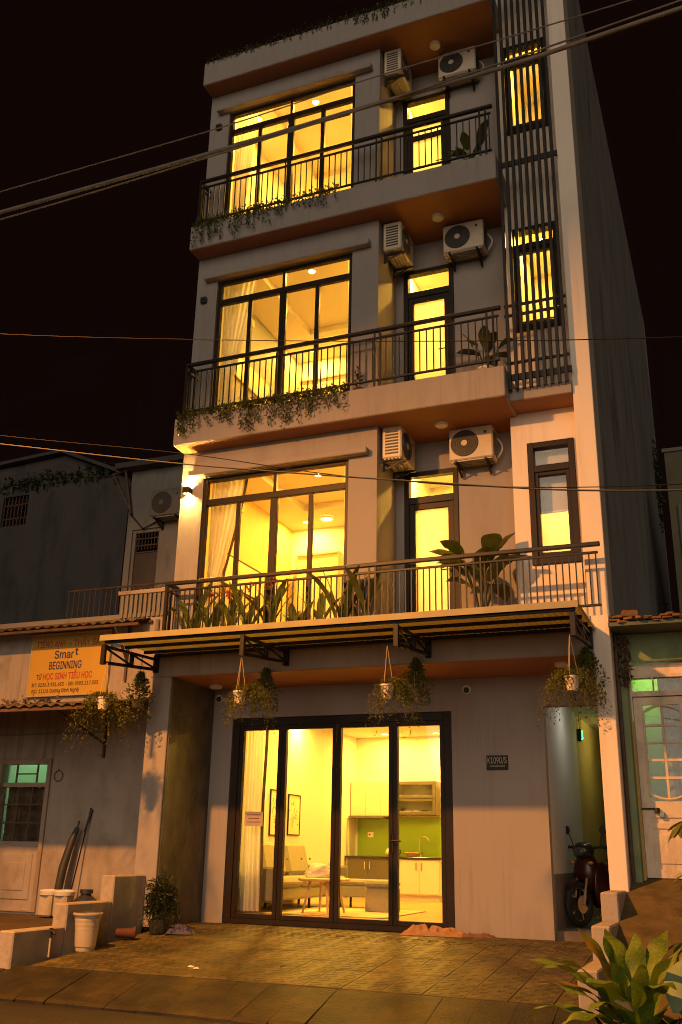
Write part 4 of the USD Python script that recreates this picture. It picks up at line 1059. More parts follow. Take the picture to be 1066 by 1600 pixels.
obj('rear_fender', quadmesh([[(w_, 1.24 + .31 * math.cos(a), .30 + .31 * math.sin(a)) for w_ in (-.06, 0, .06)] for a in np.linspace(-.1, 1.6, 8)]), black_gloss, t, smooth=True)

t = thing('stepladder', 'narrow grey stepladder leaning behind the motorbike against the alley wall', 'ladder', (-1.66, 2.2, .10))
for s in (-1, 1): obj('rail', bar((s * .17, 0, 0), (s * .05, .18, 1.35), .03), paint('dull_aluminium', (.32, .34, .34), .4, .1, metallic=.5), t)
for k in range(6):
    z = .15 + k * .21; wd = .17 - .12 * z / 1.35
    obj('tread', cbox(-wd, wd, .133 * z - .04, .133 * z + .04, z, z + .02, .004), MATS['dull_aluminium'], t)
t = thing('indicator_lamp', 'small green glowing electrical indicator hanging in the alley', 'lamp', (-2.355, 3.75, 2.86))
obj('cord', tube([(.03, 0, .0), (.03, 0, .24)], .006, 5), iron, t)
obj('housing', cbox(.0, .06, -.05, .05, -.17, .02, .01), iron, t)
for k, (yy, zz) in enumerate(((-.03, -.02), (.02, -.05), (-.01, -.09), (.03, -.12), (-.03, -.14))):
    obj('led', mv(trimesh.creation.icosphere(1, .014), (.064, yy, zz)), emit('green_led', (.02, 1.0, .12), 9.0), t)
t = thing('alley_lamp', 'dim tube lamp far inside the alley lighting its tinted wall', 'lamp', (-1.62, 4.6, 3.0))
obj('tube', tube([(0, -.5, 0), (0, .5, 0)], .018, 8), emit('alley_tube_glow', (1.0, .80, .22), 26.0), t)
obj('fixture', cbox(-.03, .03, -.55, .55, .025, .07, .01), white_plastic, t)

t = thing('bulkhead_lamp', 'round light added on the alley ceiling to brighten the grey wall', 'lamp', (-1.9, 2.2, 3.1))  # added light without a visible source, lifts the grey alley wall
obj('base', lathe([(.11, 0), (.11, -.03), (.09, -.04)], n=20), white_plastic, t)
obj('diffuser', lathe([(.09, -.035), (.07, -.06), (.0, -.07)], n=20), emit('bulkhead_glow', (1.0, .92, .74), 38.0), t)
# ------------------------------------------------------------------ overhead cables
cable_m = paint('cable_sheath', (.20, .185, .165), .8, .2, 4, spec=.1)
thin_cable = paint('thin_cable_sheath', (.03, .027, .024), .8, .2, 4, spec=.05)
def cable(label, pts, r, m=None):
    pts = np.array(pts, float)
    t_ = np.linspace(0, 1, len(pts)); tt = np.linspace(0, 1, 60)
    from scipy.interpolate import PchipInterpolator
    P = np.stack([PchipInterpolator(t_, pts[:, k])(tt) for k in range(3)], 1)
    obj('overhead_cable', tube(P, r, 6), m or cable_m, smooth=True, label=label, cat='cable')
y = -3.0
cable('thickest overhead cable bundle crossing the upper storeys from lower left to upper right', [(-20, y, 9.95), (-13, y, 9.78), (-9.23, y, 9.73), (-5.79, y, 9.75), (-3.58, y, 9.80), (-1.86, y, 9.82), (.3, y, 9.96), (7, y, 10.4)], .028)
cable('overhead cable twisted just under the thickest bundle at the left', [(-20, y, 9.65), (-13, y - .03, 9.55), (-9.19, y - .03, 9.57), (-5.78, y - .03, 9.66), (-1.86, y - .03, 9.86), (.3, y - .02, 10.05), (7, y, 10.6)], .012)
cable('thin topmost overhead cable above the cable bundle', [(-20, y, 10.1), (-13, y, 10.08), (-9.28, y, 10.11), (-5.72, y, 10.13), (-3.25, y, 10.24), (-1.23, y, 10.26), (-.24, y, 10.28), (7, y, 10.6)], .009)
y = -6.0
pale_cable = paint('pale_service_cable', (.11, .10, .08), .8, .05, spec=.1)
cable('pale service cable sloping down from the left past the lit wall lamp', [(-16, y, 6.4), (-8.5, y, 4.95), (-5.71, y, 4.29), (-3.8, y, 3.84), (-2.15, y, 3.50), (-.81, y, 3.25), (-.16, y, 3.17), (5, y, 2.9)], .006, pale_cable)
cable('thin dark service cable running just above the pale one across the lowest window', [(-16, y, 6.9), (-8.5, y, 5.1), (-5.71, y, 4.37), (-3.81, y, 3.93), (-2.34, y, 3.54), (-.81, y, 3.27), (5, y, 2.95)], .0035, thin_cable)
cable('thin dark cable crossing the middle balcony railing', [(-16, y, 8.1), (-8.5, y, 6.1), (-5.9, y, 5.42), (-3.84, y, 4.96), (-1.66, y, 4.52), (-.06, y, 4.24), (5, y, 3.6)], .0035, thin_cable)

# ------------------------------------------------------------------ the street lamp behind the camera that lights the street
t = thing('street_lamp', 'tall street lamp behind the viewer whose sodium head lights the facade', 'street lamp', (LAMP[0], -13.2, -.46))
hz_, hy_ = LAMP[2] + .46, LAMP[1] + 13.2
obj('pole', tube([(0, 0, 0), (0, 0, 6), (0, 0, hz_ - .6)], [.10, .08, .06], 12), side_grey, t, smooth=True)
obj('arm', tube([(0, 0, hz_ - .7), (0, .8, hz_ - .05), (0, 2.6, hz_ + .13), (0, hy_ - .2, hz_ + .10)], [.045, .04, .035, .035], 10), side_grey, t, smooth=True)
obj('head', lathe([(0, .16), (.12, .15), (.22, .06), (.24, .0), (.225, .0), (.2, .04), (0, .1)], (0, 0, .01), 24).apply_transform(np.array(aim(None, np.array(LAMP_TILT))).T).apply_translation((0, hy_, hz_)), side_grey, t, smooth=30)
sl = UsdLux.DiskLight.Define(stage, pathof(t) + '/lamp_glow')
sl.CreateRadiusAttr(.19); sl.CreateIntensityAttr(STREET_POWER); sl.CreateColorAttr(Gf.Vec3f(*SODIUM))
ml = aim(sl, LAMP_TILT); ml.SetTranslateOnly(Gf.Vec3d(0, float(hy_), float(hz_)))
sl.AddTransformOp().Set(ml)

# ------------------------------------------------------------------ left neighbours
old_plaster = paint('old_cream_plaster', (.33, .28, .235), .9, .12, 1.5, .45, 35, dirt=(.20, .165, .13), dirt_at=(.48, .72), dscale=(1, 1, .6), streak=(.13, .11, .09))
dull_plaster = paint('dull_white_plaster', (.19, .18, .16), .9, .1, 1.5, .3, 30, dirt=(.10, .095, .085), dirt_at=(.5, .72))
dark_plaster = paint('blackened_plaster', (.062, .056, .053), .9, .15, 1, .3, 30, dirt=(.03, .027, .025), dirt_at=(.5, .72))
rust = paint('rusty_iron', (.085, .05, .03), .7, .35, 8, .3, 50)
nb = thing('neighbour_house', 'low cream plastered house on the left carrying the yellow school sign', 'house')
ld = (-10.48, -9.50, .08, 2.2)
obj('front_wall', wall(-17, -7.70, -.3, 4.25, 0, .18, [ld]), old_plaster, nb)
obj('roof_slab', box(-17, -7.72, .0, 1.9, 4.255, 4.33), dull_plaster, nb)
dfr = obj('door', [*frame(-10.477, -9.503, .083, 2.197, -.03, .14, .07, .02), box(-10.41, -9.57, .03, .09, 1.80, 1.86), box(-10.41, -9.57, .03, .09, .97, 1.03)], paint('grey_door_paint', (.30, .24, .19), .7, .1, 5, dirt=(.2, .15, .1), dirt_at=(.5, .7)), nb)
obj('lower_panel', [box(-10.405, -9.575, .045, .085, .10, .968), cbox(-10.28, -9.70, .03, .046, .24, .86, .01), cbox(-10.18, -9.80, .02, .031, .36, .74, .008)], old_plaster, dfr)
obj('pane', box(-10.405, -9.575, .07, .075, 1.86, 2.125), pane_glass, dfr)
obj('pane', box(-10.405, -9.575, .072, .077, 1.03, 1.80), pane_glass, dfr)
obj('grille', [box(x - .012, x + .012, .045, .065, 1.862, 2.125) for x in (-10.18, -9.80)] + [box(-10.18, -9.80, .046, .064, 1.98, 2.0)] + [box(x - .010, x + .010, .045, .065, 1.032, 1.80) for x in (-10.1, -9.85)] + [box(-10.40, -9.58, .046, .064, z, z + .02) for z in (1.28, 1.54)], rust, dfr)
obj('transom_curtain', box(-10.40, -9.58, .16, .165, 1.84, 2.14), usdkit.material(stage, '/World/Looks/lit_green_pane', {'t': ('translucent_bsdf', {'color': (.75, .85, .7)})}, [], surface='t.BSDF'), dfr)
G_ = np.stack(np.meshgrid(np.linspace(-10.40, -9.58, 30), np.linspace(1.0, 1.83, 10), indexing='ij'), -1)
gg = np.stack([G_[..., 0], .20 + .02 * np.sin(G_[..., 0] * 40), G_[..., 1] + .03 * np.sin(G_[..., 0] * 18) * (G_[..., 1] > 1.8)], -1)
obj('door_curtain', quadmesh(gg), paint('brown_print_curtain', (.10, .065, .04), .9, .6, 9), dfr)
for a, b in ((-10.8, -10.78), (-9.2, -9.18)):
    pass
obj('room_wall', [box(-11.2, -9.0, 1.4, 1.5, 0, 3), box(-11.2, -11.1, .19, 1.4, 0, 3), box(-9.1, -9.0, .19, 1.4, 0, 3), box(-11.2, -9.0, .19, 1.5, 3, 3.1)], paint('mint_room_paint', (.6, .75, .6), .8), nb)
t = thing('tube_lamp', 'white tube lamp inside the left neighbour\'s doorway behind the transom', 'lamp', (-9.95, .75, 2.6))
obj('tube', tube([(-.45, 0, 0), (.45, 0, 0)], .02, 8), emit('cool_tube_glow', (.68, 1.0, .66), 30.0), t)
obj('fixture', cbox(-.5, .5, -.03, .03, .03, .07, .01), white_plastic, t)
t = thing('house_ring', 'thin iron ring on the wall right of the grilled door', 'ring', (-9.36, -.02, 1.95))
obj('ring', rot(trimesh.creation.torus(.075, .006, 24, 6), 90, [1, 0, 0]), rust, t)
obj('staple', box(-.008, .008, -.005, .02, .07, .09), rust, t)
obj('conduit', [tube([(-12, -.012, 2.55), (-8.6, -.012, 2.57)], .006, 5)], dull_plaster, nb)
obj('corner_pipe', tube([(-7.86, -.03, 0), (-7.86, -.03, 4.2)], .03, 8), dull_plaster, nb)

# the two awnings
tilem = paint('old_roof_tile', (.075, .05, .03), .8, .35, 7, .4, 40, random=.15)
def awning(label, x0, x1, yf, zf, zb, per=.17):
    t = thing('awning', label, 'awning')
    n = int((x1 - x0) / per)
    for k in range(n):
        u = np.linspace(0, 1, 7)
        xx = x0 + (k + u) * per
        prof = .018 * np.sin(u * 2 * np.pi)
        top_ = np.array([[(x, y_, z_ + p + j * .0) for x, p in zip(xx, prof)] for j, (y_, z_) in enumerate(((yf, zf), ((yf) / 2, (zf + zb) / 2), (-.004, zb)))])
        bot_ = top_ - [0, 0, .012]
        m_ = cat_([quadmesh(top_), quadmesh(bot_[:, ::-1]), quadmesh(np.stack([bot_[0], top_[0]]))])
        obj('roof_tile', m_, tilem, t, smooth=False)
    obj('front_batten', cbox(x0, x1, yf + .02, yf + .06, zf - .075, zf - .032, .004), rust, t)
    obj('wall_batten', cbox(x0, x1, -.05, -.004, zb - .085, zb - .045, .004), rust, t)
    return t
aw = awning('corrugated upper awning above the yellow sign on the left house', -16.5, -7.95, -.42, 4.12, 4.24)
for x in (-10.9, -8.35):
    obj('bracket', [bar((x, -.38, 4.04), (x, -.03, 3.62), .03), bar((x, -.02, 3.3), (x, -.02, 4.15), .035)], rust, aw)
aw2 = awning('dark sagging lower awning under the yellow sign on the left house', -16.5, -7.72, -1.80, 2.71, 3.02)
for x in (-10.75, -8.6):
    obj('bracket', [bar((x, -1.15, 2.72), (x, -.03, 2.40), .03), bar((x, -.02, 2.2), (x, -.02, 2.95), .035), bar((x, -1.2, 2.73), (x, -.03, 2.94), .03)], rust, aw2)
rng = np.random.default_rng(3)
obj('dead_leaves', leaves(np.stack([rng.uniform(-13, -8.1, 420), rng.uniform(-1.82, -1.5, 420), 2.745 + rng.uniform(-.02, .07, 420)], 1), rng.normal(0, 1, (420, 3)) + [0, -.4, -.3], .07, rng, wide=.6), paint('dead_leaf', (.09, .06, .03), .9, .4, 10), aw2, kind='stuff')
P = thing('ribbed_fence', 'short ribbed pale fence on the roof edge between the left house and the main house', 'fence')
for k in range(10): obj('rib', box(-8.55 + k * .082, -8.50 + k * .082, -.03, -.0, 4.26, 4.62), dull_plaster, P)
obj('cap', cbox(-8.60, -7.72, -.05, .01, 4.62, 4.68, .006), old_plaster, P)

# the school sign
t = thing('school_sign', 'yellow sign board for English lessons on the left house wall', 'sign', (0, 0, 0))
obj('board', box(-10.10, -8.66, -.05, -.02, 3.14, 4.08), paint('yellow_sign_vinyl', (.48, .29, .035), .5, .05, 2), t)
obj('frame', frame(-10.12, -8.64, 3.12, 4.10, -.06, -.012, .022), paint('sign_aluminium', (.40, .34, .22), .5, .1), t)
ink_r = paint('red_sign_ink', (.36, .035, .02), .6); ink_b = paint('navy_sign_ink', (.035, .03, .07), .6); ink_t = paint('teal_sign_ink', (.04, .22, .2), .6); ink_k = paint('black_sign_ink', (.05, .03, .02), .6)
yS = -.0505
def L(txt, h, x0, x1, z, ink): obj('lettering', lettering(txt, h, (x0 + x1) / 2, y=yS, z=z, width=x1 - x0, depth=.002), ink, t)
L('TIẾNG ANH', .095, -10.02, -9.48, 3.88, ink_r); L('với', .05, -9.45, -9.36, 3.89, ink_t); L('THẦY SA', .095, -9.32, -8.84, 3.88, ink_r)
L('Smar', .12, -9.66, -9.30, 3.70, ink_b); L('t', .11, -9.285, -9.22, 3.74, ink_b)
L('BEGINNING', .115, -9.74, -9.14, 3.535, ink_b)
L('TỪ', .075, -9.96, -9.86, 3.385, ink_b); L('HỌC SINH TIỂU HỌC', .095, -9.83, -8.93, 3.38, ink_r)
L('ĐT: 0236.3.931.453 - DĐ: 0905.117.505', .055, -10.03, -8.80, 3.275, ink_k)
L('ĐC: 111/6 Dương Đình Nghệ', .055, -10.02, -9.14, 3.18, ink_k)

# white upper house set back behind the roof
nb2 = thing('neighbour_house', 'set back dull white upper storey with a barred door, left of the main house', 'house')
hole = (-9.90, -9.28, 4.36, 6.46)
obj('front_wall', wall(-10.02, -7.68, 4.335, 7.62, 2.0, 2.2, [hole]), dull_plaster, nb2)
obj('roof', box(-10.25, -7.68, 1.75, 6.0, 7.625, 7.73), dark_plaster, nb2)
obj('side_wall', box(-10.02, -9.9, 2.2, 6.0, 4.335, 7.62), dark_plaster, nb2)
dd = obj('door', frame(-9.897, -9.283, 4.37, 6.457, 2.03, 2.12, .06), dull_plaster, nb2)
obj('door_leaf', box(-9.835, -9.345, 2.07, 2.10, 4.43, 6.02), paint('dark_brown_door', (.05, .038, .028), .6, .2, 6), dd)
obj('transom_grille', [box(-9.84 + k * .066, -9.828 + k * .066, 2.05, 2.062, 6.08, 6.40) for k in range(8)] + [box(-9.84, -9.34, 2.05, 2.06, 6.02 + k * .13, 6.04 + k * .13) for k in range(4)], rust, dd)
air_con('dark air conditioner on the set back white wall, above and right of its barred door', (-9.02, 1.98, 6.55), 0, paint('grimy_casing', (.12, .11, .095), .6, .2, 5))  # casing colour darker than on the other units
t = thing('balcony_railing', 'low thin iron railing before the set back white storey', 'railing', (0, 0, 0))
obj('top_rail', tube([(-10.3, .9, 5.05), (-7.75, .9, 5.05)], .016, 6), rust, t)
obj('bottom_rail', tube([(-10.3, .9, 4.40), (-7.75, .9, 4.40)], .012, 6), rust, t)
for k in range(24): obj('baluster', tube([(-10.28 + k * .108, .9, 4.40), (-10.28 + k * .108, .9, 5.05)], .006, 5), rust, t)
t = thing('iron_bracket', 'rusty triangular bracket with a hanging wire at the corner of the white storey', 'bracket', (-10.05, 1.9, 7.0))
obj('arms', [bar((-.05, 0, .62), (.12, .05, -.25), .04), bar((-.3, 0, .55), (.12, .05, -.2), .035), bar((-.35, 0, .58), (.0, 0, .62), .03)], rust, t)
obj('wire', tube([(.12, .05, -.25), (.4, .06, -.55), (.72, .08, -.42), (.95, .08, -.15), (1.05, .08, .0)], .012, 5), iron, t)
# gabled house far left
gb = thing('neighbour_house', 'dark gable wall with a barred opening rising behind the left house', 'house')
go = (-15.80, -15.05, 8.10, 8.85)
gw = wall(-22, -12.2, 4.0, 8.9, 5.0, 5.2, [go])
poly = np.array([(-22, 8.9), (-12.2, 8.9), (-14.1, 9.72), (-22, 9.30)])
cap_ = trimesh.Trimesh([[x, y_, z_] for y_ in (5.0, 5.2) for x, z_ in poly]).convex_hull
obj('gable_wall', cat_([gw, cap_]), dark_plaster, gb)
obj('roof', [bar((-22, 5.6, 9.36), (-14.1, 5.6, 9.78), 1.6, .08), bar((-14.1, 5.6, 9.78), (-12.0, 5.6, 8.86), 1.6, .08)], dark_plaster, gb)
obj('window_bars', [box(-15.78 + k * .105, -15.76 + k * .105, 5.03, 5.05, 8.1, 8.85) for k in range(8)] + [box(-15.8, -15.05, 5.03, 5.05, z, z + .03) for z in (8.28, 8.62)], rust, gb)
obj('dark_room', box(-16, -14.9, 5.9, 6.0, 7.9, 9.0), iron, gb)
rng = np.random.default_rng(51)
t = thing('roof_creeper', 'dry creeper hanging along the top of the dark gable wall', 'creeper')
P_ = np.stack([rng.uniform(-16.5, -12.6, 300), 4.95 + rng.normal(0, .03, 300), 9.15 + rng.normal(0, .10, 300)], 1)
obj('foliage', leaves(P_, rng.normal(0, 1, P_.shape) + [0, 0, -.6], .16, rng), dark_leaf, t)
obj('stems', [tube([(-16.5, 4.97, 9.1), (-14.5, 4.95, 9.2), (-12.6, 4.97, 9.0)], .01, 4)], stem_m, t)

# ------------------------------------------------------------------ right neighbours
green_pl = paint('green_plaster', (.20, .25, .13), .9, .12, 1.5, .35, 30, dirt=(.10, .12, .065), dirt_at=(.5, .74), dscale=(1, 1, .6))
door_wood = paint('old_white_door', (.66, .54, .40), .65, .12, 6, .15, 40, dirt=(.34, .25, .16), dirt_at=(.5, .75), dscale=(2, 2, .5))
rn = thing('neighbour_house', 'small green plastered house on the right with a white panelled door', 'house')
rh = (-1.15, .95, .74, 3.22)
obj('front_wall', wall(-1.292, 5, .2, 3.55, -.0, .22, [rh]), green_pl, rn)
obj('pilaster', cbox(-1.29, -1.17, -.06, -.002, .55, 3.2, .01), green_pl, rn)
obj('yellow_jamb', box(-1.155, -1.135, -.03, .1, .74, 2.5), paint('ochre_jamb', (.42, .27, .05), .8, .1), rn)
fr_ = obj('door', [box(-1.15, -1.13, .02, .16, .74, 3.2), box(-.495, -.42, .02, .16, .74, 3.2), box(-1.13, -.495, .022, .158, 3.02, 3.06), box(-1.13, -.495, .02, .16, 2.80, 2.86), box(-1.13, -.495, .11, .2, 3.06, 3.2), box(-.89, -.875, .03, .12, 2.86, 3.02)], door_wood, rn)
# leaf with arched glazing and two panels
lx0, lx1 = -1.125, -.50
obj('door_leaf', [box(lx0, lx0 + .10, .05, .10, .77, 2.79), box(lx1 - .10, lx1, .05, .10, .77, 2.79), box(lx0 + .10, lx1 - .10, .05, .10, 2.70, 2.79), box(lx0 + .10, lx1 - .10, .05, .10, 1.42, 1.60), box(lx0 + .10, lx1 - .10, .05, .10, .77, .86), box(lx0 + .10, lx1 - .10, .05, .10, 1.30, 1.36)], door_wood, fr_)
gx0, gx1 = lx0 + .10, lx1 - .10
obj('moulding', [tube([(gx0 + u * (gx1 - gx0), .045, 2.62 + .07 * math.sin(u * np.pi)) for u in np.linspace(0, 1, 12)], .016, 6), tube([(gx0 + u * (gx1 - gx0), .045, 1.68 - .06 * math.sin(u * np.pi)) for u in np.linspace(0, 1, 12)], .016, 6), tube([(gx0, .045, 1.68), (gx0, .045, 2.62)], .014, 6), tube([(gx1, .045, 1.68), (gx1, .045, 2.62)], .014, 6)], door_wood, fr_)
mx = (gx0 + gx1) / 2
obj('glazing_bar', [box(mx - .014, mx + .014, .05, .085, 1.6, 2.70)] + [box(gx0, gx1, .051, .084, z - .014, z + .014) for z in (1.86, 2.06, 2.26, 2.46)], door_wood, fr_)
obj('pane', box(gx0, gx1, .066, .071, 1.6, 2.70), pane_glass, fr_)
obj('pane', box(-1.13, -.495, .08, .085, 2.855, 3.03), pane_glass, fr_)
obj('lower_panel', [box(gx0, gx1, .065, .085, .86, 1.30), cbox(gx0 + .06, gx1 - .06, .055, .066, .92, 1.24, .012), box(gx0, gx1, .065, .085, 1.36, 1.42)], door_wood, fr_)
obj('bolt', [box(lx0 - .03, lx0 + .16, .035, .049, 1.505, 1.525), tube([(lx0 + .17, .03, 1.52), (lx0 + .17, .02, 1.47)], .03, 8)], bronze, fr_)
obj('padlock', cbox(lx0 + .19, lx0 + .25, .01, .045, 1.42, 1.48, .008), paint('padlock_blue', (.2, .3, .36), .4), fr_)
obj('fixed_leaf', box(-.42, .95, .06, .12, .74, 3.2), door_wood, fr_)
# green lit room behind the door, and its curtain
obj('room_wall', [box(-1.28, -.62, .9, .95, .5, 3.3), box(-1.28, -1.25, .23, .9, .5, 3.3), box(-.6, 1.2, 2.0, 2.1, .5, 3.3), box(-1.28, 1.2, .23, 2.1, 3.3, 3.36)], paint('lime_room_paint', (.22, .50, .05), .8, .04), rn)
gx = np.linspace(-.84, -.44, 40)
obj('curtain', quadmesh([[(x, .20 + .015 * math.sin(x * 60), z) for z in np.linspace(1.5, 3.05, 6)] for x in gx]), paint('patterned_curtain', (.16, .17, .12), .9, .5, 10), fr_)
t = thing('tube_lamp', 'tube lamp inside the green room behind the white panelled door', 'lamp', (-.95, .55, 3.2))
obj('tube', tube([(-.2, 0, 0), (.2, 0, 0)], .016, 8), emit('lime_tube_glow', (.95, 1.0, .5), 45.0), t)
obj('fixture', cbox(-.22, .22, -.03, .03, .025, .06, .008), white_plastic, t)
# roof edge of broken tiles
rr_ = obj('roof', [box(-1.29, 5, -.50, 2.2, 3.555, 3.60), box(-1.29, 5, -.0, 2.2, 3.60, 3.72)], paint('teal_roof_edge', (.10, .13, .10), .85, .2, 4, .3, 30), rn)
rng = np.random.default_rng(9)
orange_tile = paint('orange_roof_tile', (.17, .085, .03), .8, .35, 12, .3, 40, random=.3)
for k in range(34):
    x = -1.28 + k * .05 + rng.uniform(-.02, .02); row = k % 2
    w_, d_, h_ = rng.uniform(.03, .07), rng.uniform(.05, .12), rng.uniform(.012, .035)
    b = mv(rot(cbox(-w_, w_, -d_, d_, 0, h_, .004), rng.uniform(-25, 25), [0, 0, 1]), (x, -.46 if row else -.02, 3.602 if row else 3.722))
    obj('tile_fragment', rot(b, rng.uniform(-8, 8), [1, 0, 0], (x, -.4, 3.62)), orange_tile, rr_)
big = mv(rot(cbox(-.09, .09, -.10, .10, 0, .08, .006), 15, [0, 0, 1]), (-1.08, -.06, 3.74))
obj('tile_fragment', big, orange_tile, rr_)
obj('drain_pipe', tube([(-1.265, -.09, 3.56), (-1.265, -.09, .6)], .022, 8), rust, rn)
rng = np.random.default_rng(19)
t = thing('dry_vine', 'tangle of dry brown vine under the roof edge next to the drain pipe', 'vine')
P_ = np.stack([rng.uniform(-1.27, -1.12, 200), -.08 + rng.normal(0, .03, 200), rng.uniform(2.95, 3.52, 200)], 1)
obj('foliage', leaves(P_, rng.normal(0, .6, P_.shape) + [0, 0, -1], .10, rng, wide=.3), MATS['dead_leaf'], t)
obj('stems', [tube([(-1.2 + .02 * k, -.07, 3.52), (-1.22 + .03 * k, -.08, 3.2), (-1.2 + .01 * k, -.06, 2.9)], .006, 5) for k in range(4)], rust, t)
t = thing('dry_vine', 'thin dry twig growing up the wall at the foot of the drain pipe', 'vine')
obj('stems', [tube([(-1.28, -.12, .62), (-1.29, -.14, .85), (-1.25, -.13, 1.05)], .008, 5), tube([(-1.29, -.14, .85), (-1.36, -.2, 1.02), (-1.40, -.22, 1.12)], .006, 5)], rust, t)
# tall house further back on the right
fb = thing('neighbour_house', 'olive rendered house wall far back at the right edge of the picture', 'house')
obj('front_wall', box(-.82, 6, 8, 8.2, 0, 9.12), paint('olive_render', (.15, .135, .085), .9, .15, 1, .3, 20, dirt=(.08, .075, .05), dirt_at=(.5, .72)), fb)
obj('coping', box(-.86, 6, 7.96, 8.24, 9.12, 9.2), dull_plaster, fb)
obj('drain_pipe', tube([(-.62, 7.93, 0.5), (-.62, 7.93, 7.9)], .045, 8), dull_plaster, fb)
# stains are dry creepers on the dark side wall
for (yy, zz, w) in ((13.5, 10.4, 'upper dark creeper clinging high on the bare side wall'), (9.5, 5.0, 'lower dark creeper on the bare side wall above the green house')):
    t = thing('wall_creeper', w, 'creeper')
    P_ = np.stack([np.full(260, XR + .03) + rng.normal(0, .02, 260), yy + rng.normal(0, .35, 260), zz + rng.normal(0, .55, 260)], 1)
    obj('foliage', leaves(P_, rng.normal(0, 1, P_.shape) + [0, 0, -.5], .16, rng), dark_leaf, t)
    obj('stems', [tube([(XR + .02, yy, zz - 1), (XR + .03, yy + .1, zz), (XR + .02, yy - .1, zz + .9)], .012, 5)], stem_m, t)

# ------------------------------------------------------------------ plants in the near right corner
fern2_m = usdkit.material(stage, '/World/Looks/nest_fern_leaf', {
    'g': ('geometry', {}), 'n': ('noise_texture', {'scale': 7, 'detail': 6, 'roughness': .65}), 'f': ('noise_texture', {'scale': 55, 'detail': 3}), 'q': ('mix_float', {'fac': .35}),
    'r': ('rgb_ramp', {'ramp': [(.30, (.045, .085, .007)), (.50, (.115, .185, .014)), (.62, (.17, .225, .02)), (.78, (.24, .20, .03))]}),
    'p': ('principled_bsdf', {'roughness': .5, 'specular_ior_level': .35}), 't': ('translucent_bsdf', {}), 'm': ('mix_closure', {'fac': .28}), 'b': ('bump', {'strength': .5, 'distance': .01})},
    [('g.position', 'n.vector'), ('g.position', 'f.vector'), ('n.fac', 'q.a'), ('f.fac', 'q.b'), ('q.result', 'r.fac'), ('r.color', 'p.base_color'), ('r.color', 't.color'), ('f.fac', 'b.height'), ('b.normal', 'p.normal'), ('p.BSDF', 'm.closure1'), ('t.BSDF', 'm.closure2')], surface='m.closure')
yel_m = leafy('yellowing_leaf', (.30, .20, .02), (.22, .13, .015), trans=.25)
pale_m = leafy('pale_green_leaf', (.26, .35, .20), (.20, .28, .16), trans=.15, rough=.6)
px_, py_ = -.80, -4.9
t = thing('nest_fern', 'large strap leaved nest fern with yellowing tips in the near right corner', 'plant', (px_, py_, -.48))
rng = np.random.default_rng(61)
obj('pot', lathe([(0, 0), (.17, 0), (.22, .40), (.24, .40), (.24, .44), (.2, .44), (0, .40)], n=24), trough_m, t, smooth=30)
spec = [(170, 62, .62, .15, 55, 0), (195, 58, .70, .15, 60, 0), (120, 74, .62, .15, 25, 0), (60, 76, .62, .16, 30, 0), (20, 66, .68, .12, 40, 0), (150, 80, .50, .13, 20, 0), (250, 62, .62, .15, 75, 0), (300, 60, .60, .14, 60, 0), (220, 40, .52, .13, 60, 0),
        (140, 66, .66, .10, 45, 0), (35, 72, .66, .10, 30, 0), (210, 66, .60, .11, 50, 0), (165, 44, .60, .11, 55, 0), (75, 62, .55, .10, 40, 0), (285, 72, .52, .11, 40, 0), (5, 50, .62, .10, 50, 0), (315, 74, .55, .10, 40, 0),
        (185, 28, .55, .12, 50, 0), (270, 35, .45, .13, 70, 0), (90, 84, .55, .14, 15, 0), (335, 55, .60, .13, 60, 0), (160, 72, .58, .10, 35, 1), (205, 52, .52, .07, 50, 1), (100, 40, .38, .09, 60, 1), (230, 66, .40, .10, 90, 0)]
for a, up, l, w_, dr_, yl in spec:
    a = math.radians(a)
    obj('leaf', blade((.03 * math.cos(a), .03 * math.sin(a), .40), (math.cos(a), math.sin(a)), up + rng.uniform(-4, 4), l * 1.2, w_ * .95, dr_ + rng.uniform(0, 35), n=26, wave=.30, rng=rng, start=.28, fold=.18), yel_m if yl else fern2_m, t, smooth=True)
obj('dry_leaf', mv(rot(crumple(.06, .03, .03, 31, 14), 25, [0, 1, 0]), (-.04, -.30, .60)), paint('dry_leaf_tan', (.45, .28, .14), .9, .2, 9), t, smooth=50)
# alocasia leaf
def heart(w, l, n=14):
    G = []
    for s in np.linspace(0, 1, n):
        hw = w / 2 * (math.sin(np.pi * min(s * .9 + .08, 1)) ** .8)
        G.append([(hw * u, l * s, -.10 * l * u * u * .8 - .25 * l * s * s + .008 * math.sin(s * 25) * abs(u)) for u in np.linspace(-1, 1, 9)])
    return quadmesh(G)
t = thing('elephant_ear', 'pale green elephant ear leaves leaning in at the right edge', 'plant', (-.36, -5.2, -.48))
hm = heart(.30, .44)
hm = rot(hm, 60, [1, 0, 0]); hm = rot(hm, 20, [0, 1, 0]); hm = mv(hm, (-.14, -.02, .58)); 
hm2 = mv(rot(rot(heart(.26, .36), 40, [1, 0, 0]), 230, [0, 0, 1]), (.0, -.1, .62))
obj('leaf', hm, pale_m, t, smooth=True)
obj('leaf', hm2, pale_m, t, smooth=True)
obj('stalk', [tube([(0, 0, 0), (-.05, 0, .4), (-.14, -.02, .6)], .012, 6), tube([(.03, 0, 0), (.02, -.05, .4), (0, -.1, .63)], .012, 6)], stem_m, t)
obj('tuber', lathe([(0, 0), (.10, 0), (.12, .08), (.05, .14), (0, .15)], n=14), trough_m, t)
t = thing('leafy_branch', 'lobed leaves of a young papaya hanging in at the right edge before the door', 'plant', (-.12, -4.6, -.48))
obj('trunk', tube([(0, 0, 0), (.03, 0, .9), (-.02, 0, 1.9)], [.03, .025, .018], 8), stem_m, t, smooth=True)
stalks, lv = [], []
rng = np.random.default_rng(71)
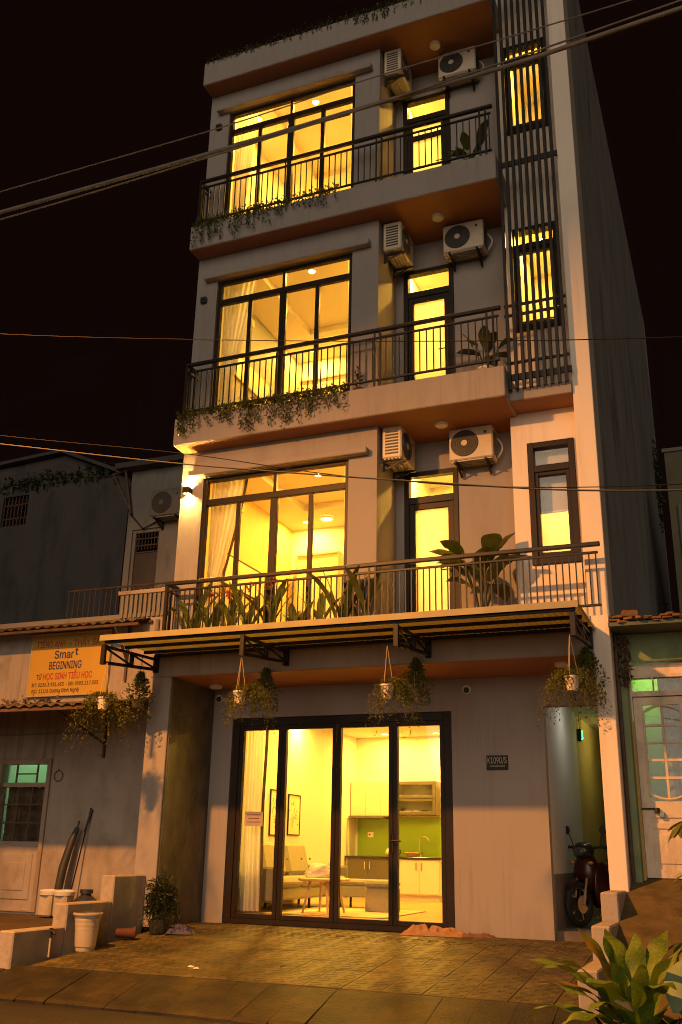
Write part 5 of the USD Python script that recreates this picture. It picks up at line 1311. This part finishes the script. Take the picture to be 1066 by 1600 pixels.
for (tx, ty, tz) in ((-.30, .02, 1.72), (-.24, .0, 1.40), (-.34, .05, .95), (-.10, -.1, 1.9), (.2, 0, 1.8), (.05, .2, 1.6)):
    tip = np.array([tx, ty, tz]); stalks.append(tube([(.0, 0, tz + .12), tip * [.5, .5, 1] + [0, 0, .09], tip], .006, 5))
    for k in range(6):
        a = math.radians(195 + (k - 2.5) * 26) if tx < 0 else math.radians(-15 + (k - 2.5) * 26)
        lv.append(blade(tip, (math.cos(a), math.sin(a)), rng.uniform(-38, -5), rng.uniform(.13, .22), .055, 50, n=6, rng=rng, start=.2))
for a_ in stalks: obj('stalk', a_, stem_m, t)
for l_ in lv: obj('leaf', l_, leafy('papaya_leaf', (.14, .14, .02), (.06, .075, .012)), t, smooth=True)
rng = np.random.default_rng(72)
t = thing('ground_cover', 'dark low leaves filling the corner under the nest fern', 'plants', (-.55, -5.0, -.48), kind='stuff')
P_ = np.stack([rng.uniform(-.5, .9, 700), rng.uniform(-.6, .7, 700), rng.uniform(0, .42, 700)], 1)
obj('foliage', leaves(P_, rng.normal(0, 1, P_.shape) + [0, 0, .5], .13, rng, wide=.45), dark_leaf, t)

# ------------------------------------------------------------------ one group for every kind that repeats
GROUPS = dict(downlight='downlights in the ceilings', soffit_lamp='round lamps under the soffits', wall_box='junction boxes beside the wide windows', security_camera='dome cameras of the ground floor',
              balcony_railing='iron balcony railings', air_conditioner='outdoor air conditioners', hanging_plant='plants hanging from the canopy', trailing_vine='vines along the slab edges', canna_plant='cannas behind the lowest railing',
              potted_plant='potted plants on the balconies', curtain='sheer curtains', wardrobe='bedroom wardrobes', wall_board='boards on bedroom walls', wall_sensor='white boxes on bedroom walls', ottoman='ottomans of the living room',
              framed_picture='pictures on the living room wall', wall_cabinet='kitchen wall cabinets', bowl='kitchen bowls', stepped_wall='stepped walls beside the forecourt', bucket='white buckets on the left', rag='crumpled cloths on the paving',
              litter='litter on the paving', overhead_cable='cables over the street', neighbour_house='neighbouring houses', awning='awnings of the left house', tube_lamp='tube lamps in the neighbouring houses', dry_vine='dry vines by the drain pipe', wall_creeper='creepers on the bare side wall')
for p in WORLD.GetPrim().GetChildren():
    k = p.GetName().rsplit('_', 1)[0] if p.GetName()[-3:].isdigit() else p.GetName()
    if k in GROUPS: p.SetCustomDataByKey('group', GROUPS[k])
